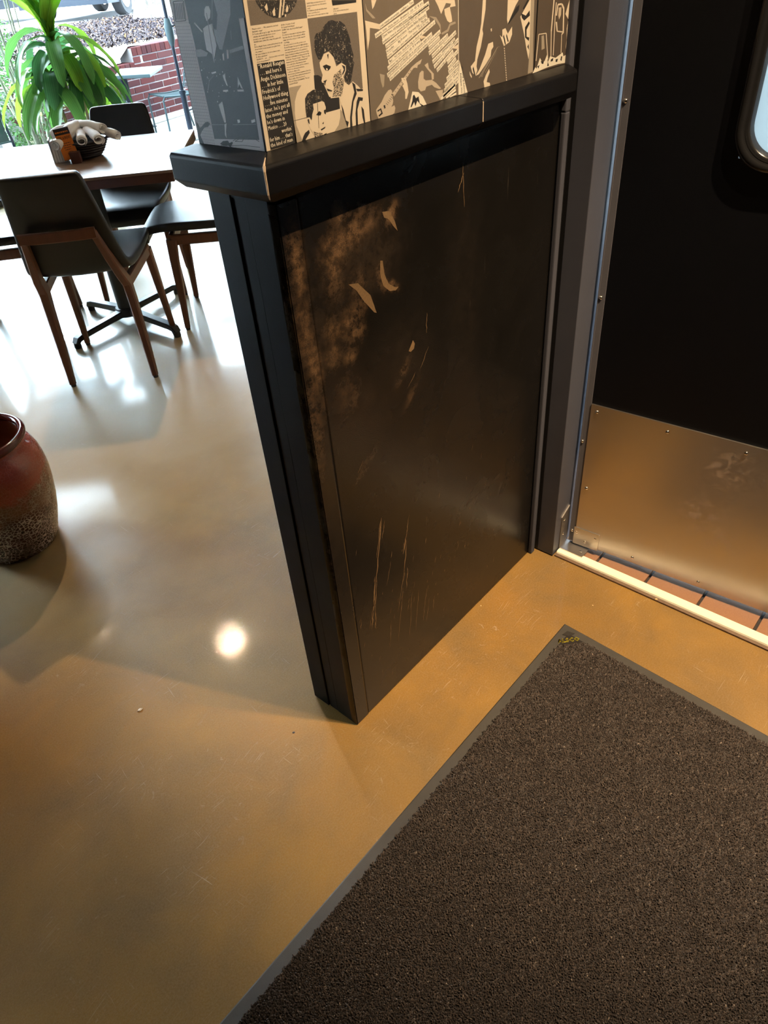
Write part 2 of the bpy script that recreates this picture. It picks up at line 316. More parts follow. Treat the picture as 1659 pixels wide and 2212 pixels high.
PRINT['drummer']=(
    'b1 1127,14500 123,14475 108,13929 95,13451 98,13192 102,12969 1069,12916 1070,13138 1080,13455 1087,13769 1088,14007;q2 749,14397 709,14428 652,14427 '
    '634,14380 667,14308 751,14272 770,14339;q2 851,14198 767,14228 645,14249 640,14182 640,14016 758,13845 760,13923 862,13969 861,14092;q2 1002,14268 870'
    ',14168 883,14153 1016,14253;q2 826,13348 735,13393 728,13302 736,13139 776,13133 809,13264;q2 327,13685 260,13549 296,13556 317,13603 361,13554;q2 380'
    ',13537 250,13545 250,13521 379,13517;q2 628,13690 568,13715 580,13659 557,13572 584,13579 614,13642;q2 781,13120 731,13131 774,13024 788,12935 812,129'
    '78;q2 556,13925 515,13941 536,13856 565,13856;q2 455,13972 420,13972 442,13880 473,13872;q2 863,13716 752,13735 752,13715 839,13701;q2 676,13523 570,1'
    '3531 570,13510 676,13503;m2 533,14485 222,14477 260,14337 415,14136 541,13971 595,13978 655,14137 663,14197 583,14182 513,14342;m2 1103,13968 979,1397'
    '6 843,13938 887,13899 1103,13889;m2 399,13972 122,14018 120,13981 397,13934;m3 727,14359 756,13829 741,13830 712,14360;m3 565,14486 643,14285 635,1428'
    '5 557,14486;m3 1087,13091 769,13109 767,13114 1085,13096;m3 599,13119 116,13151 115,13156 598,13124;m3 993,13508 920,13626 932,13626 1005,13509;m3 923'
    ',13624 811,13684 817,13687 929,13627;m3 310,14172 327,14077 320,14077 303,14172;q3 776,13490 767,13496 761,13488 771,13484;q3 848,13383 832,13394 823,'
    '13380 840,13372;q3 999,13761 992,13766 989,13760 996,13757;q3 731,13861 720,13868 714,13859 725,13854;q3 625,13730 612,13739 604,13728 618,13721;q3 62'
    '0,13866 609,13873 602,13863 614,13858;q3 941,13648 931,13655 926,13647 936,13642;q3 618,13642 610,13648 606,13641 614,13637;q3 795,13449 785,13455 780'
    ',13447 790,13442;q3 969,13662 953,13674 944,13660 961,13652;q3 457,13521 442,13532 433,13518 449,13510;q3 494,13679 488,13684 484,13678 491,13675;q3 6'
    '70,13577 661,13584 655,13575 665,13570;q3 967,13652 955,13660 949,13650 961,13645;q3 910,13717 899,13724 892,13715 904,13710;q3 522,13566 513,13572 50'
    '8,13564 517,13560;q3 934,13626 925,13632 920,13625 929,13621;q3 1004,13591 997,13596 993,13590 1000,13587;q3 763,13682 750,13691 742,13679 756,13673;q'
    '3 628,13504 615,13514 607,13502 621,13496;q3 904,13508 894,13515 889,13506 899,13501;q3 688,13703 677,13710 671,13701 682,13696;q3 1063,13741 1046,137'
    '52 1037,13738 1055,13730;q3 1023,13491 1009,13500 1002,13489 1016,13482;q3 605,13624 593,13633 586,13622 598,13616;q3 1018,13834 1009,13840 1005,13833'
    ' 1013,13829;q2 489,13187 436,13190 439,13156 487,13145;q2 204,13194 120,13215 122,13182 199,13161;k2 1406,13120 1349,13033 1206,13113 1137,13126 1099,'
    '13101 1160,13062 1246,13048 1333,12989 1384,12941 1336,12783 1438,12775 1428,12956;k2 961,12861 884,12902 771,12914 750,12885 681,12907 672,12890 733,'
    '12841 688,12791 758,12813 775,12856 890,12839;k2 661,12915 524,12968 528,12973 665,12920;k2 527,12968 405,12976 403,12982 525,12974;k2 409,12980 470,1'
    '2924 461,12921 400,12978;k2 464,12926 617,12919 619,12913 467,12919;k2 616,12914 514,12951 518,12956 620,12919;k2 953,12840 795,12843 792,12849 949,12'
    '847;k2 794,12843 480,12875 478,12881 793,12849;k2 481,12875 114,12876 111,12882 477,12881;k2 335,12963 213,12980 213,12986 334,12969;k2 217,12980 112,'
    '12945 105,12950 210,12986;k1 1367,14486 1150,14490 1148,14497 1365,14494;k1 1156,14493 1187,14284 1172,14285 1141,14494;k1 1178,14289 1400,14282 1402,'
    '14275 1180,14281;k1 1393,14279 1359,14490 1374,14490 1409,14278;k1 1353,14471 1380,14298 1366,14299 1339,14472;k1 1318,14472 1345,14299 1331,14300 130'
    '4,14473;k1 1284,14473 1310,14300 1296,14301 1270,14473;k1 1250,14473 1276,14301 1262,14302 1236,14474;k1 1216,14474 1241,14302 1227,14302 1202,14474;k'
    '1 1182,14474 1207,14303 1193,14303 1169,14475')
STRIPS=[[(2436, 13973), (3214, 14202)], [(2317, 13869), (3445, 14176)], [(2462, 13839), (3578, 14151)], [(2468, 13779), (3575, 14106)], [(2530, 13720), (3511, 14028)], [(2537, 13651), (3531, 13981)], [(2551, 13589), (3582, 13945)], [(2572, 13517), (3718, 13909)], [(2550, 13443), (3342, 13714)], [(2534, 13359), (3634, 13761)], [(2578, 13306), (3846, 13771)], [(3541, 13589), (3827, 13694)], [(3545, 13517), (4043, 13703)], [(3621, 13467), (4256, 13721)], [(3633, 13392), (4230, 13626)], [(3669, 13322), (4321, 13616)], [(3739, 13263), (4178, 13475)], [(4018, 13336), (4320, 13467)], [(4040, 13257), (4251, 13366)], [(4047, 13197), (4318, 13315)], [(3995, 13110), (4317, 13238)], [(3943, 13022), (4317, 13169)], [(3924, 12955), (4316, 13109)], [(3889, 12891), (4316, 13048)], [(3837, 12846), (4229, 12981)], [(3971, 12834), (4245, 12917)], [(4072, 12828), (4253, 12880)]]
# ------------------------------------------------------------------ setting: floor
t = NT('stained_concrete')
big = t.noise(0.9, 5, 0.6, dist=0.6)
mid = t.noise(4.0, 6, 0.65, dist=0.4)
c1 = t.ramp(big, [(0.30, (0.28, 0.125, 0.009)), (0.52, (0.35, 0.18, 0.018)), (0.72, (0.33, 0.20, 0.065))])
c2 = t.mix(t.ramp(mid, [(0.35, 0), (0.72, 1)]), c1, (0.18, 0.105, 0.028))
fine = t.noise(260, 3, 0.7)
sx_ = t.n.new('ShaderNodeSeparateXYZ'); t.l.new(t.tc(), sx_.inputs[0])
# daylight on the dining side painted in: floor colour pales towards the windows
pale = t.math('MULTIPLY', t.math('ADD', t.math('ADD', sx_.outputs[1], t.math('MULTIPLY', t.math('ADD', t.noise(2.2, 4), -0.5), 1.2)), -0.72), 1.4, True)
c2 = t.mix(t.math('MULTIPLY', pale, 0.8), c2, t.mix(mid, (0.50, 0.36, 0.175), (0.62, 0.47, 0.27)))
c3 = t.mix(t.ramp(fine, [(0.35, 0.0), (0.72, 0.40)]), c2, (0.42, 0.30, 0.16))
c3 = t.mix(t.ramp(t.noise(700, 2, 0.6), [(0.42, 0.28), (0.62, 0.0)]), c3, (0.15, 0.085, 0.025))
# hair-line scratches and pale scuffs
warp = t.n.new('ShaderNodeVectorMath'); warp.operation = 'MULTIPLY_ADD'
wn_ = t.n.new('ShaderNodeTexNoise'); wn_.inputs['Scale'].default_value = 3.0; t.l.new(t.tc(), wn_.inputs['Vector'])
t.l.new(wn_.outputs['Color'], warp.inputs[0]); warp.inputs[1].default_value = (0.12, 0.12, 0); t.l.new(t.tc(), warp.inputs[2])
lines = []
for sc_, rz_, lo_ in (((14, 420, 1), 0.6, 0.67), ((380, 11, 1), 0.25, 0.685), ((9, 460, 1), 1.25, 0.68), ((12, 400, 1), -0.35, 0.685)):
    lines.append(t.ramp(t.noise(1.0, 2, vec=t.mapping(sc_, (0, 0, rz_), src=warp.outputs[0])), [(lo_, 0), (lo_ + 0.05, 1)]))
scm = t.ramp(t.noise(5, 3), [(0.48, 0), (0.64, 1)])
sc_all = t.math('MULTIPLY', t.math('MAXIMUM', t.math('MAXIMUM', lines[0], lines[1]), t.math('MAXIMUM', lines[2], lines[3])), scm)
scuff = t.math('MULTIPLY', t.ramp(t.noise(22, 5, 0.7, dist=2.5), [(0.62, 0), (0.7, 1)]), t.ramp(t.noise(3.1, 2), [(0.5, 0), (0.62, 1)]))
wear = t.math('MAXIMUM', sc_all, t.math('MULTIPLY', scuff, 0.6))
c4 = t.mix(t.math('MULTIPLY', wear, 0.42), c3, (0.66, 0.56, 0.44))
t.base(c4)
t.rough(t.math('ADD', t.ramp(t.noise(5, 4), [(0.3, 0.36), (0.7, 0.48)]), t.math('MULTIPLY', wear, 0.15)))
t.b.inputs['Specular IOR Level'].default_value = 0.58
t.p(Coat_Weight=0.32, Coat_Roughness=0.022, Coat_IOR=1.5)
t.bump(t.math('ADD', t.math('MULTIPLY', t.noise(60, 2), 0.25), t.math('ADD', t.math('MULTIPLY', t.noise(260, 2), 0.28), t.math('MULTIPLY', fine, 0.03))), 0.12, 0.003)
t.l.new(t.b.inputs['Normal'].links[0].from_socket, t.b.inputs['Coat Normal'])
FLOOR = t.m
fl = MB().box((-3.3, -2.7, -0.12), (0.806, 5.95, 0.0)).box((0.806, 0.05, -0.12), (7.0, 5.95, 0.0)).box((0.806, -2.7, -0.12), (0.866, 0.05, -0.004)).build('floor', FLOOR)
tag(fl, kind='structure')
dark_wall = plain('dark_wall_paint', (0.06, 0.045, 0.035), 0.7, var=0.15)
cream_wall = plain('warm_wall_paint', (0.30, 0.20, 0.11), 0.7, var=0.1)
cei = plain('ceiling_paint', (0.22, 0.21, 0.20), 0.85, var=0.1)
tag(MB().box((-3.3, -2.7, 3.3), (7.0, 5.95, 3.45)).build('ceiling', cei), kind='structure')
tag(MB().box((-3.45, -2.7, 0), (-3.3, 5.95, 3.3)).build('wall_left', cream_wall), kind='structure')
tag(MB().box((-3.45, -2.85, 0), (0.95, -2.7, 3.3)).build('wall_back', dark_wall), kind='structure')
tag(MB().box((7.0, 0.0, 0), (7.15, 6.1, 3.3)).build('wall_right', cream_wall), kind='structure')
tag(MB().box((1.0, 0.0, 0), (7.0, 0.145, 3.3)).build('wall_divider', cream_wall), kind='structure')
tag(MB().box((0.90, -2.7, 0), (0.98, -1.16, 3.3)).box((0.90, -1.16, 2.12), (0.98, -0.03, 3.3)).build('wall_doorway', dark_wall), kind='structure')
tag(MB().box((-3.3, 1.95, 0), (-0.80, 2.05, 1.30)).build('wall_daylight_blocker', dark_wall), kind='structure')  # unseen low partition, added to keep daylight off the floor at lower left
# window wall
wf = MB().box((-3.45, 5.9, 3.2), (7.15, 6.05, 3.3)).box((-3.45, 5.9, 0), (-2.6, 6.05, 3.2)).box((-1.35, 5.9, 0), (1.25, 6.05, 3.2)).box((4.95, 5.9, 0), (7.15, 6.05, 3.2))
tag(wf.build('wall_front', dark_wall), kind='structure')
frame_m = plain('window_frame_black', (0.03, 0.03, 0.032), 0.4)
tg = NT('window_glass')
tr = tg.n.new('ShaderNodeBsdfTransparent'); gl = tg.n.new('ShaderNodeBsdfGlossy'); gl.inputs['Roughness'].default_value = 0.0
fr = tg.n.new('ShaderNodeFresnel'); fr.inputs['IOR'].default_value = 1.45
mx = tg.n.new('ShaderNodeMixShader'); tg.l.new(fr.outputs[0], mx.inputs[0]); tg.l.new(tr.outputs[0], mx.inputs[1]); tg.l.new(gl.outputs[0], mx.inputs[2])
tr.inputs[0].default_value = (0.95, 0.985, 0.98, 1)
tg.l.new(mx.outputs[0], tg.out.inputs['Surface'])
GLASS = tg.m
for i, (x0, x1) in enumerate(((1.25, 4.95), (-2.6, -1.35))):
    w = MB().box((x0, 5.93, 0), (x1, 6.0, 0.05)).box((x0, 5.93, 3.15), (x1, 6.0, 3.2)).box((x0, 5.93, 0.05), (x0 + 0.05, 6.0, 3.15)).box((x1 - 0.05, 5.93, 0.05), (x1, 6.0, 3.15)).build('window_%d' % (i + 1), frame_m)
    tag(w, kind='structure')
    MB().box((x0 + 0.05, 5.962, 0.05), (x1 - 0.05, 5.968, 3.15)).build('pane', GLASS, w)

# ------------------------------------------------------------------ the stub wall
tp = NT('black_paint')
pn = tp.noise(40, 4)
tp.base(tp.mix(pn, (0.006, 0.006, 0.007), (0.010, 0.0095, 0.010)))
tp.rough(tp.ramp(tp.noise(9, 4), [(0.3, 0.34), (0.7, 0.46)]))
tp.b.inputs['Specular IOR Level'].default_value = 0.12
tp.bump(tp.noise(420, 2), 0.12, 0.001)
BLACK = tp.m
# scuffed paint: the attribute 'wear' says where hands and feet have rubbed the paint off
tw = NT('scuffed_black_paint')
wa = tw.attr('wear'); wb_ = tw.attr('haze')
n1 = tw.noise(55, 8, 0.75); n2 = tw.noise(9, 4, 0.6, dist=0.8)
m1 = tw.math('MULTIPLY', wa, tw.math('ADD', tw.ramp(n1, [(0.44, 0.0), (0.64, 1.0)]), tw.math('MULTIPLY', tw.ramp(n2, [(0.4, 0), (0.65, 1)]), 0.35)), True)
grain = tw.ramp(tw.noise(1, 3, vec=tw.mapping((900, 1, 120))), [(0.35, 0.6), (0.65, 1)])
m1 = tw.math('MULTIPLY', tw.math('MULTIPLY', m1, grain), tw.ramp(tw.noise(750, 3, 0.7), [(0.38, 0.25), (0.58, 1)]))
cc = tw.mix(tw.math('MULTIPLY', wb_, tw.ramp(tw.noise(30, 6, 0.7), [(0.35, 0.15), (0.7, 0.8)])), tw.mix(n2, (0.0055, 0.0050, 0.0045), (0.0095, 0.0082, 0.0070)), (0.045, 0.032, 0.022))
streak = tw.math('MULTIPLY', tw.ramp(tw.noise(1, 3, vec=tw.mapping((170, 1, 7))), [(0.66, 0), (0.74, 1)]), tw.ramp(tw.noise(16, 3), [(0.5, 0), (0.65, 1)]))
cc = tw.mix(tw.math('MULTIPLY', streak, 0.35), cc, (0.12, 0.095, 0.07))
cc = tw.mix(m1, cc, (0.25, 0.140, 0.066))
tw.base(cc)
tw.rough(tw.math('ADD', tw.ramp(n2, [(0.3, 0.22), (0.7, 0.30)]), tw.math('MULTIPLY', m1, 0.4)))
tw.b.inputs['Specular IOR Level'].default_value = 0.38
tw.bump(tw.math('ADD', tw.noise(500, 2), tw.math('MULTIPLY', m1, -0.7)), 0.15, 0.0012)
SCUFF = tw.m

def blob(X, Z, x, z, rx, rz, a=1.0, rot=0.0):
    dx, dz = X - x, Z - z; c, s = math.cos(rot), math.sin(rot)
    u, v = (dx * c + dz * s) / rx, (-dx * s + dz * c) / rz
    return a * np.exp(-(u * u + v * v) ** 1.3)
WEAR = [(0.024, 1.125, 0.016, 0.05, 1.0), (0.030, 1.175, 0.012, 0.03, 0.45), (0.020, 1.02, 0.018, 0.06, 0.75), (0.030, 0.955, 0.016, 0.045, 1.0), (0.014, 0.87, 0.014, 0.07, 0.7), (0.010, 0.79, 0.012, 0.05, 0.45), (0.034, 0.90, 0.012, 0.05, 0.35),
        (0.15, 1.135, 0.055, 0.022, 0.85, 0.25), (0.105, 1.12, 0.03, 0.03, 0.8), (0.098, 1.085, 0.02, 0.035, 0.85), (0.125, 1.165, 0.02, 0.02, 0.7), (0.17, 1.15, 0.05, 0.02, 0.5), (0.245, 1.14, 0.02, 0.012, 1.2, 0.9),
        (0.155, 1.055, 0.03, 0.02, 0.45), (0.08, 1.0, 0.018, 0.02, 0.85), (0.125, 1.0, 0.03, 0.022, 0.95, 0.4), (0.135, 0.975, 0.022, 0.02, 0.8), (0.075, 0.955, 0.02, 0.018, 0.8), (0.115, 0.94, 0.016, 0.015, 0.75), (0.155, 1.02, 0.02, 0.014, 0.7),
        (0.21, 1.045, 0.010, 0.022, 1.0, 0.3), (0.232, 1.025, 0.020, 0.008, 1.1, -0.5), (0.10, 0.87, 0.03, 0.04, 0.3), (0.25, 0.85, 0.03, 0.012, 0.35, 0.8), (0.27, 0.79, 0.03, 0.01, 0.3, 0.9), (0.12, 0.70, 0.04, 0.01, 0.25, 0.6)]
HAZE = [(0.16, 1.09, 0.10, 0.07, 1.0), (0.06, 1.0, 0.07, 0.13, 0.8), (0.21, 1.10, 0.06, 0.05, 0.7), (0.10, 0.82, 0.10, 0.08, 0.5), (0.25, 0.88, 0.09, 0.08, 0.35), (0.45, 0.9, 0.06, 0.3, 0.18), (0.02, 0.7, 0.03, 0.3, 0.5), (0.35, 0.10, 0.30, 0.06, 0.25), (0.6, 0.18, 0.12, 0.1, 0.3), (0.2, 0.05, 0.25, 0.04, 0.35)]
def scuffed_panel(name, x0, x1, z0, z1, y, step, parent):
    nx, nz = int((x1 - x0) / step) + 1, int((z1 - z0) / step) + 1
    xs, zs = np.linspace(x0, x1, nx + 1), np.linspace(z0, z1, nz + 1)
    X, Z = np.meshgrid(xs, zs, indexing='ij')
    V = np.stack([X, np.full_like(X, y), Z], -1).reshape(-1, 3)
    idx = np.arange((nx + 1) * (nz + 1)).reshape(nx + 1, nz + 1)
    F = np.stack([idx[:-1, :-1], idx[1:, :-1], idx[1:, 1:], idx[:-1, 1:]], -1).reshape(-1, 4)
    # give it thickness: a rim and a back
    n = len(V); rim = list(idx[:, 0]) + list(idx[-1, 1:]) + list(idx[-2::-1, -1]) + list(idx[0, -2:0:-1])
    Vb = V[rim] + np.array([0, 0.018, 0]); m = len(rim)
    Fr = [(rim[(i + 1) % m], rim[i], n + i, n + (i + 1) % m) for i in range(m)]
    o = npmesh(name, np.vstack([V, Vb]), np.vstack([F, np.array(Fr)]), SCUFF, parent)
    for an, lst in (('wear', WEAR), ('haze', HAZE)):
        val = np.zeros(X.shape)
        for b in lst: val = np.maximum(val, blob(X, Z, *b)) + 0.15 * blob(X, Z, *b)
        if an == 'wear':  # edge of the corner, rubbed along its whole height
            val = np.maximum(val, 0.8 * np.exp(-(X / 0.0035) ** 2) * (Z < 1.12) * (0.55 + 0.45 * np.sin(Z * 37) * np.sin(Z * 13 + 1)) * np.clip(Z * 1.6 - 0.3, 0.1, 1))
        a = o.data.attributes.new(an, 'FLOAT', 'POINT')
        a.data.foreach_set('value', np.concatenate([val.reshape(-1), np.zeros(m)]).astype(np.float32))
    return o
stub = MB().box((0.004, 0.019, 0), (0.7995, 0.145, 1.215)).box((0.0, 0.0, 1.215), (0.80, 0.145, 3.3)).build('wall_middle', BLACK)
tag(stub, kind='structure')
scuffed_panel('corner_board', 0.0, 0.0415, 0.002, 1.222, 0.0, 0.0035, stub)
scuffed_panel('scuffed_panel', 0.0425, 0.783, 0.002, 1.222, 0.0012, 0.0045, stub)
MB().box((0.0006, 0.0, 0.001), (0.004, 0.0655, 1.222), ch=0.0007).build('end_board', BLACK, stub)
MB().box((0.0012, 0.0665, 0.001), (0.004, 0.0925, 1.222), ch=0.0007).build('end_board', BLACK, stub)
MB().box((-0.0015, 0.0965, 0.001), (0.004, 0.147, 1.222), ch=0.0012).build('end_board', BLACK, stub)
# paint torn off in flakes and long kick scratches
flake_m = plain('bare_wood_tan', (0.17, 0.10, 0.042), 0.75, var=0.45, vscale=300)
sc_m = plain('scratch_tan', (0.20, 0.115, 0.05), 0.75, var=0.5, vscale=400)
def wall_poly(mb, pts, y): mb.add([(x, y, z) for x, z in pts], [tuple(range(len(pts)))])
for pts in ([(0.128, 1.061), (0.150, 1.056), (0.178, 1.026), (0.190, 0.990), (0.184, 0.993), (0.160, 1.022), (0.146, 1.044)],
            [(0.209, 1.075), (0.215, 1.073), (0.217, 1.050), (0.226, 1.030), (0.243, 1.018), (0.252, 1.016), (0.244, 1.012), (0.228, 1.016), (0.212, 1.030), (0.206, 1.052)],
            [(0.270, 0.885), (0.284, 0.902), (0.289, 0.893), (0.286, 0.884), (0.276, 0.881)],
            [(0.222, 1.150), (0.240, 1.147), (0.252, 1.128), (0.258, 1.110), (0.250, 1.118), (0.236, 1.135), (0.226, 1.140)]):
    fk = MB(); wall_poly(fk, [(x + 0.0, z) for x, z in pts], 0.0008); fk.build('paint_flake', flake_m, stub)

sk = MB()
def scratch(x0, z0, x1, z1, w, wob=0.003, n=9):
    L, Rr = [], []
    for i in range(n):
        k = i / (n - 1); ww = w * (0.25 + 0.75 * math.sin(PI * min(1, max(0, k))) ** 0.6) * random.uniform(0.5, 1.3)
        x = x0 + (x1 - x0) * k + random.uniform(-wob, wob) * 0.5; z = z0 + (z1 - z0) * k
        L.append((x - ww / 2, 0.0009, z)); Rr.append((x + ww / 2, 0.0009, z))
    vs = L + Rr
    sk.add(vs, [(i, i + 1, n + i + 1, n + i) for i in range(n - 1)])
for a in ((0.155, 0.555, 0.118, 0.395, 0.0042), (0.150, 0.548, 0.128, 0.46, 0.0018), (0.163, 0.542, 0.150, 0.50, 0.0015), (0.118, 0.415, 0.098, 0.31, 0.0035), (0.112, 0.36, 0.080, 0.275, 0.002), (0.120, 0.40, 0.102, 0.29, 0.002), (0.100, 0.32, 0.088, 0.27, 0.003), (0.108, 0.31, 0.100, 0.26, 0.003),
          (0.242, 0.505, 0.222, 0.43, 0.0016), (0.232, 0.470, 0.214, 0.41, 0.0042), (0.228, 0.44, 0.208, 0.33, 0.0020), (0.213, 0.36, 0.180, 0.25, 0.0014), (0.225, 0.36, 0.216, 0.30, 0.0020), (0.205, 0.31, 0.190, 0.24, 0.0018), (0.172, 0.42, 0.150, 0.36, 0.001), (0.20, 0.285, 0.170, 0.15, 0.0012), (0.235, 0.27, 0.215, 0.13, 0.0014), (0.26, 0.26, 0.24, 0.13, 0.0012), (0.29, 0.24, 0.27, 0.14, 0.0016), (0.155, 0.24, 0.14, 0.16, 0.0016), (0.30, 0.20, 0.285, 0.13, 0.0014), (0.32, 0.19, 0.31, 0.14, 0.0012), (0.06, 0.33, 0.055, 0.30, 0.0015), (0.10, 0.70, 0.12, 0.72, 0.0010), (0.30, 0.83, 0.33, 0.87, 0.001), (0.26, 0.81, 0.29, 0.835, 0.0012), (0.43, 1.13, 0.45, 1.16, 0.002), (0.444, 1.18, 0.452, 1.10, 0.0012), (0.33, 0.94, 0.325, 0.90, 0.001)):
    scratch(*a)
for _ in range(70):
    x, z = random.uniform(0.05, 0.6), abs(random.gauss(0.22, 0.16)) + 0.02; l = random.uniform(0.004, 0.02)
    scratch(x, z + l, x - 0.3 * l, z, random.uniform(0.0006, 0.0014), 0.001, 4)
tag(sk.build('scratches', sc_m, stub), kind='stuff')
# chair rail, mitred at the corner with a caulk line
PROF = [(0.0, 1.2195), (0.035, 1.232), (0.051, 1.2455), (0.051, 1.2765), (0.0475, 1.2805), (0.0, 1.2835)]
rail = MB()
k = len(PROF)
rail.add([(-p - 0.0, -p, z) for p, z in PROF] + [(0.430, -p, z) for p, z in PROF], [(i, (i + 1) % k, k + (i + 1) % k, k + i) for i in range(k)] + [tuple(range(k)), tuple(range(2 * k - 1, k - 1, -1))])
tr1 = rail.build('trim_1', BLACK); tag(tr1, kind='structure'); bevel(tr1, 0.0018, 2)
MB().add([(0.4315, -p, z) for p, z in PROF] + [(0.797 - p * 1.04, -p, z) for p, z in PROF], [(i, (i + 1) % k, k + (i + 1) % k, k + i) for i in range(k)] + [tuple(range(k)), tuple(range(2 * k - 1, k - 1, -1))]).build('rail_length', BLACK, tr1)
bevel(tr1.children[0], 0.0018, 2)
re_ = MB().add([(-p, -p, z) for p, z in PROF] + [(-p, 0.152, z) for p, z in PROF], [(i, (i + 1) % k, k + (i + 1) % k, k + i) for i in range(k)] + [tuple(range(k)), tuple(range(2 * k - 1, k - 1, -1))]).build('rail_end', BLACK, tr1)
bevel(re_, 0.0018, 2)
caulk_m = plain('cracked_caulk', (0.62, 0.47, 0.32), 0.8, var=0.3, vscale=200)
MB().tube([(-0.022, -0.022, 1.2822), (-0.040, -0.040, 1.2812), (-0.0485, -0.0485, 1.2790), (-0.0508, -0.0508, 1.274), (-0.0508, -0.0508, 1.2470), (-0.044, -0.044, 1.239)], [0.0006, 0.0011, 0.0021, 0.0016, 0.0014, 0.0010], 6).build('caulk', caulk_m, tr1)
MB().box((0.4298, -0.0514, 1.2468), (0.4318, -0.0500, 1.2762)).build('caulk', caulk_m, tr1)

# ------------------------------------------------------------------ door frame, door, threshold
FR = plain('frame_dark_grey', (0.072, 0.076, 0.098), 0.42, var=0.15, vscale=12, bump=0.1, bscale=600)
fr_ = MB().box((0.817, -0.066, 0), (0.905, -0.013, 2.12), ch=0.0015).box((0.895, -0.0605, 0), (1.0, -0.013, 2.12)).box((0.817, -1.215, 0), (0.98, -1.155, 2.12), ch=0.002).box((0.817, -1.155, 2.05), (0.98, -0.066, 2.12), ch=0.002).build('door_frame_1', FR)
fr_.name = 'trim_2'; tag(fr_, kind='structure')
MB().box((0.784, -0.0115, 0.001), (0.802, 0.001, 1.2), ch=0.003).box((0.784, -0.0115, 1.2), (0.802, 0.001, 2.9), ch=0.003).build('corner_bead', plain('bead_dull_grey', (0.07, 0.072, 0.09), 0.65, spec=0.15), fr_)
MB().box((0.7996, -0.004, 0.0), (0.8169, 0.145, 2.9)).box((0.8169, -0.0129, 0.0), (0.90, 0.145, 2.9)).build('backing_strip', plain('gap_black', (0.006, 0.006, 0.007), 0.5), fr_)
STEEL = NT('brushed_steel')
STEEL.base((0.62, 0.58, 0.54)); STEEL.p(Metallic=1.0)
sg = STEEL.noise(1, 3, vec=STEEL.mapping((500, 500, 6)))
STEEL.rough(STEEL.ramp(STEEL.noise(8, 4), [(0.3, 0.30), (0.7, 0.40)]))
STEEL.bump(STEEL.math('ADD', sg, STEEL.math('MULTIPLY', STEEL.noise(9, 2), 6.0)), 0.08, 0.002)
STEEL = STEEL.m
EDGE = plain('edge_channel_metal', (0.13, 0.13, 0.15), 0.35, metal=0.0, var=0.1)
SCREW = plain('screw_metal', (0.75, 0.70, 0.62), 0.18, metal=1.0)
DOORBLACK = plain('door_black_laminate', (0.0030, 0.0036, 0.0060), 0.5, var=0.2, vscale=6, bump=0.15, bscale=900, spec=0.2)
door = empty('door_1', (0.89, -0.075, 0), math.radians(4)); door['kind'] = 'structure'
# door local axes: x = thickness (away from us), y = -along
W0, W1 = 0.232, 0.68          # vision window opening along the leaf
ZB = 1.092
def yb(a, b): return (-b, -a)
def dbox(mb, x0, x1, a0, a1, z0, z1, ch=0): return mb.box((x0, -a1, z0), (x1, -a0, z1), ch=ch)
m = MB()
dbox(m, 0.004, 0.042, 0.004, 0.25, 0.02, 2.03); dbox(m, 0.004, 0.042, 0.70, 1.06, 0.02, 2.03); dbox(m, 0.004, 0.042, 0.25, 0.70, 0.02, 1.115); dbox(m, 0.004, 0.042, 0.25, 0.70, 1.78, 2.03)
m.build('door_leaf', DOORBLACK, door)
m = MB(); dbox(m, 0.0, 0.046, 0.0025, 0.0055, 0.02, 2.03); dbox(m, 0.0015, 0.004, 0.0025, 0.0205, 0.02, 2.03, 0.0006)
m.build('edge_channel', EDGE, door)
m = MB(); dbox(m, -0.0005, 0.004, 0.0215, 1.055, 0.0215, 0.503, 0.0004)
KP = NT('kick_plate_steel'); KP.p(Metallic=1.0)
def kblob(y, z, ry, rz):
    mp_ = KP.mapping((0, 1 / ry, 1 / rz), (0, 0, 0), (0, -y / ry, -z / rz)); gt = KP.n.new('ShaderNodeTexGradient'); gt.gradient_type = 'SPHERICAL'; KP.l.new(mp_, gt.inputs[0]); return gt.outputs[1]
hm = KP.math('MAXIMUM', KP.math('MAXIMUM', kblob(-0.385, 0.425, 0.07, 0.075), kblob(-0.345, 0.275, 0.08, 0.05)), KP.math('MULTIPLY', kblob(-0.40, 0.20, 0.10, 0.06), 0.6))
hm = KP.math('MULTIPLY', KP.ramp(hm, [(0.05, 0), (0.6, 1)]), KP.ramp(KP.noise(34, 3, 0.6, dist=1.5), [(0.50, 0), (0.58, 1)]))
KP.base(KP.mix(KP.math('MULTIPLY', hm, 0.35), (0.60, 0.56, 0.52), (0.78, 0.66, 0.60)))
KP.rough(KP.math('ADD', KP.ramp(KP.noise(8, 4), [(0.3, 0.32), (0.7, 0.40)]), KP.math('MULTIPLY', hm, 0.25)))
KP.bump(KP.noise(1, 3, vec=KP.mapping((500, 6, 500))), 0.06, 0.002)
kp = m.build('kick_plate', KP.m, door)
for a, z in ((0.0392, 0.4837), (0.2263, 0.4808), (0.4144, 0.4804), (0.60, 0.481), (0.0378, 0.2317), (0.2016, 0.0412), (0.3901, 0.0398), (0.58, 0.040)):
    MB().dome((-0.0005, -a, z), (-1, 0, 0), 0.0052, 0.0042).build('screw', SCREW, kp, smooth=True)
for a, z in ((0.0108, 1.2068), (0.0100, 0.7917), (0.0080, 0.3809), (0.0105, 0.060)):
    MB().dome((0.0015, -a, z), (-1, 0, 0), 0.0050, 0.0042).build('screw', SCREW, door, smooth=True)
m = MB(); dbox(m, -0.004, -0.0005, 0.018, 0.097, 0.018, 0.081, 0.001)
br = m.build('pivot_bracket', STEEL, door)
for a, z in ((0.0265, 0.062), (0.086, 0.062), (0.0555, 0.036)):
    MB().dome((-0.004, -a, z), (-1, 0, 0), 0.0042, 0.0018).build('screw', SCREW, br, smooth=True)
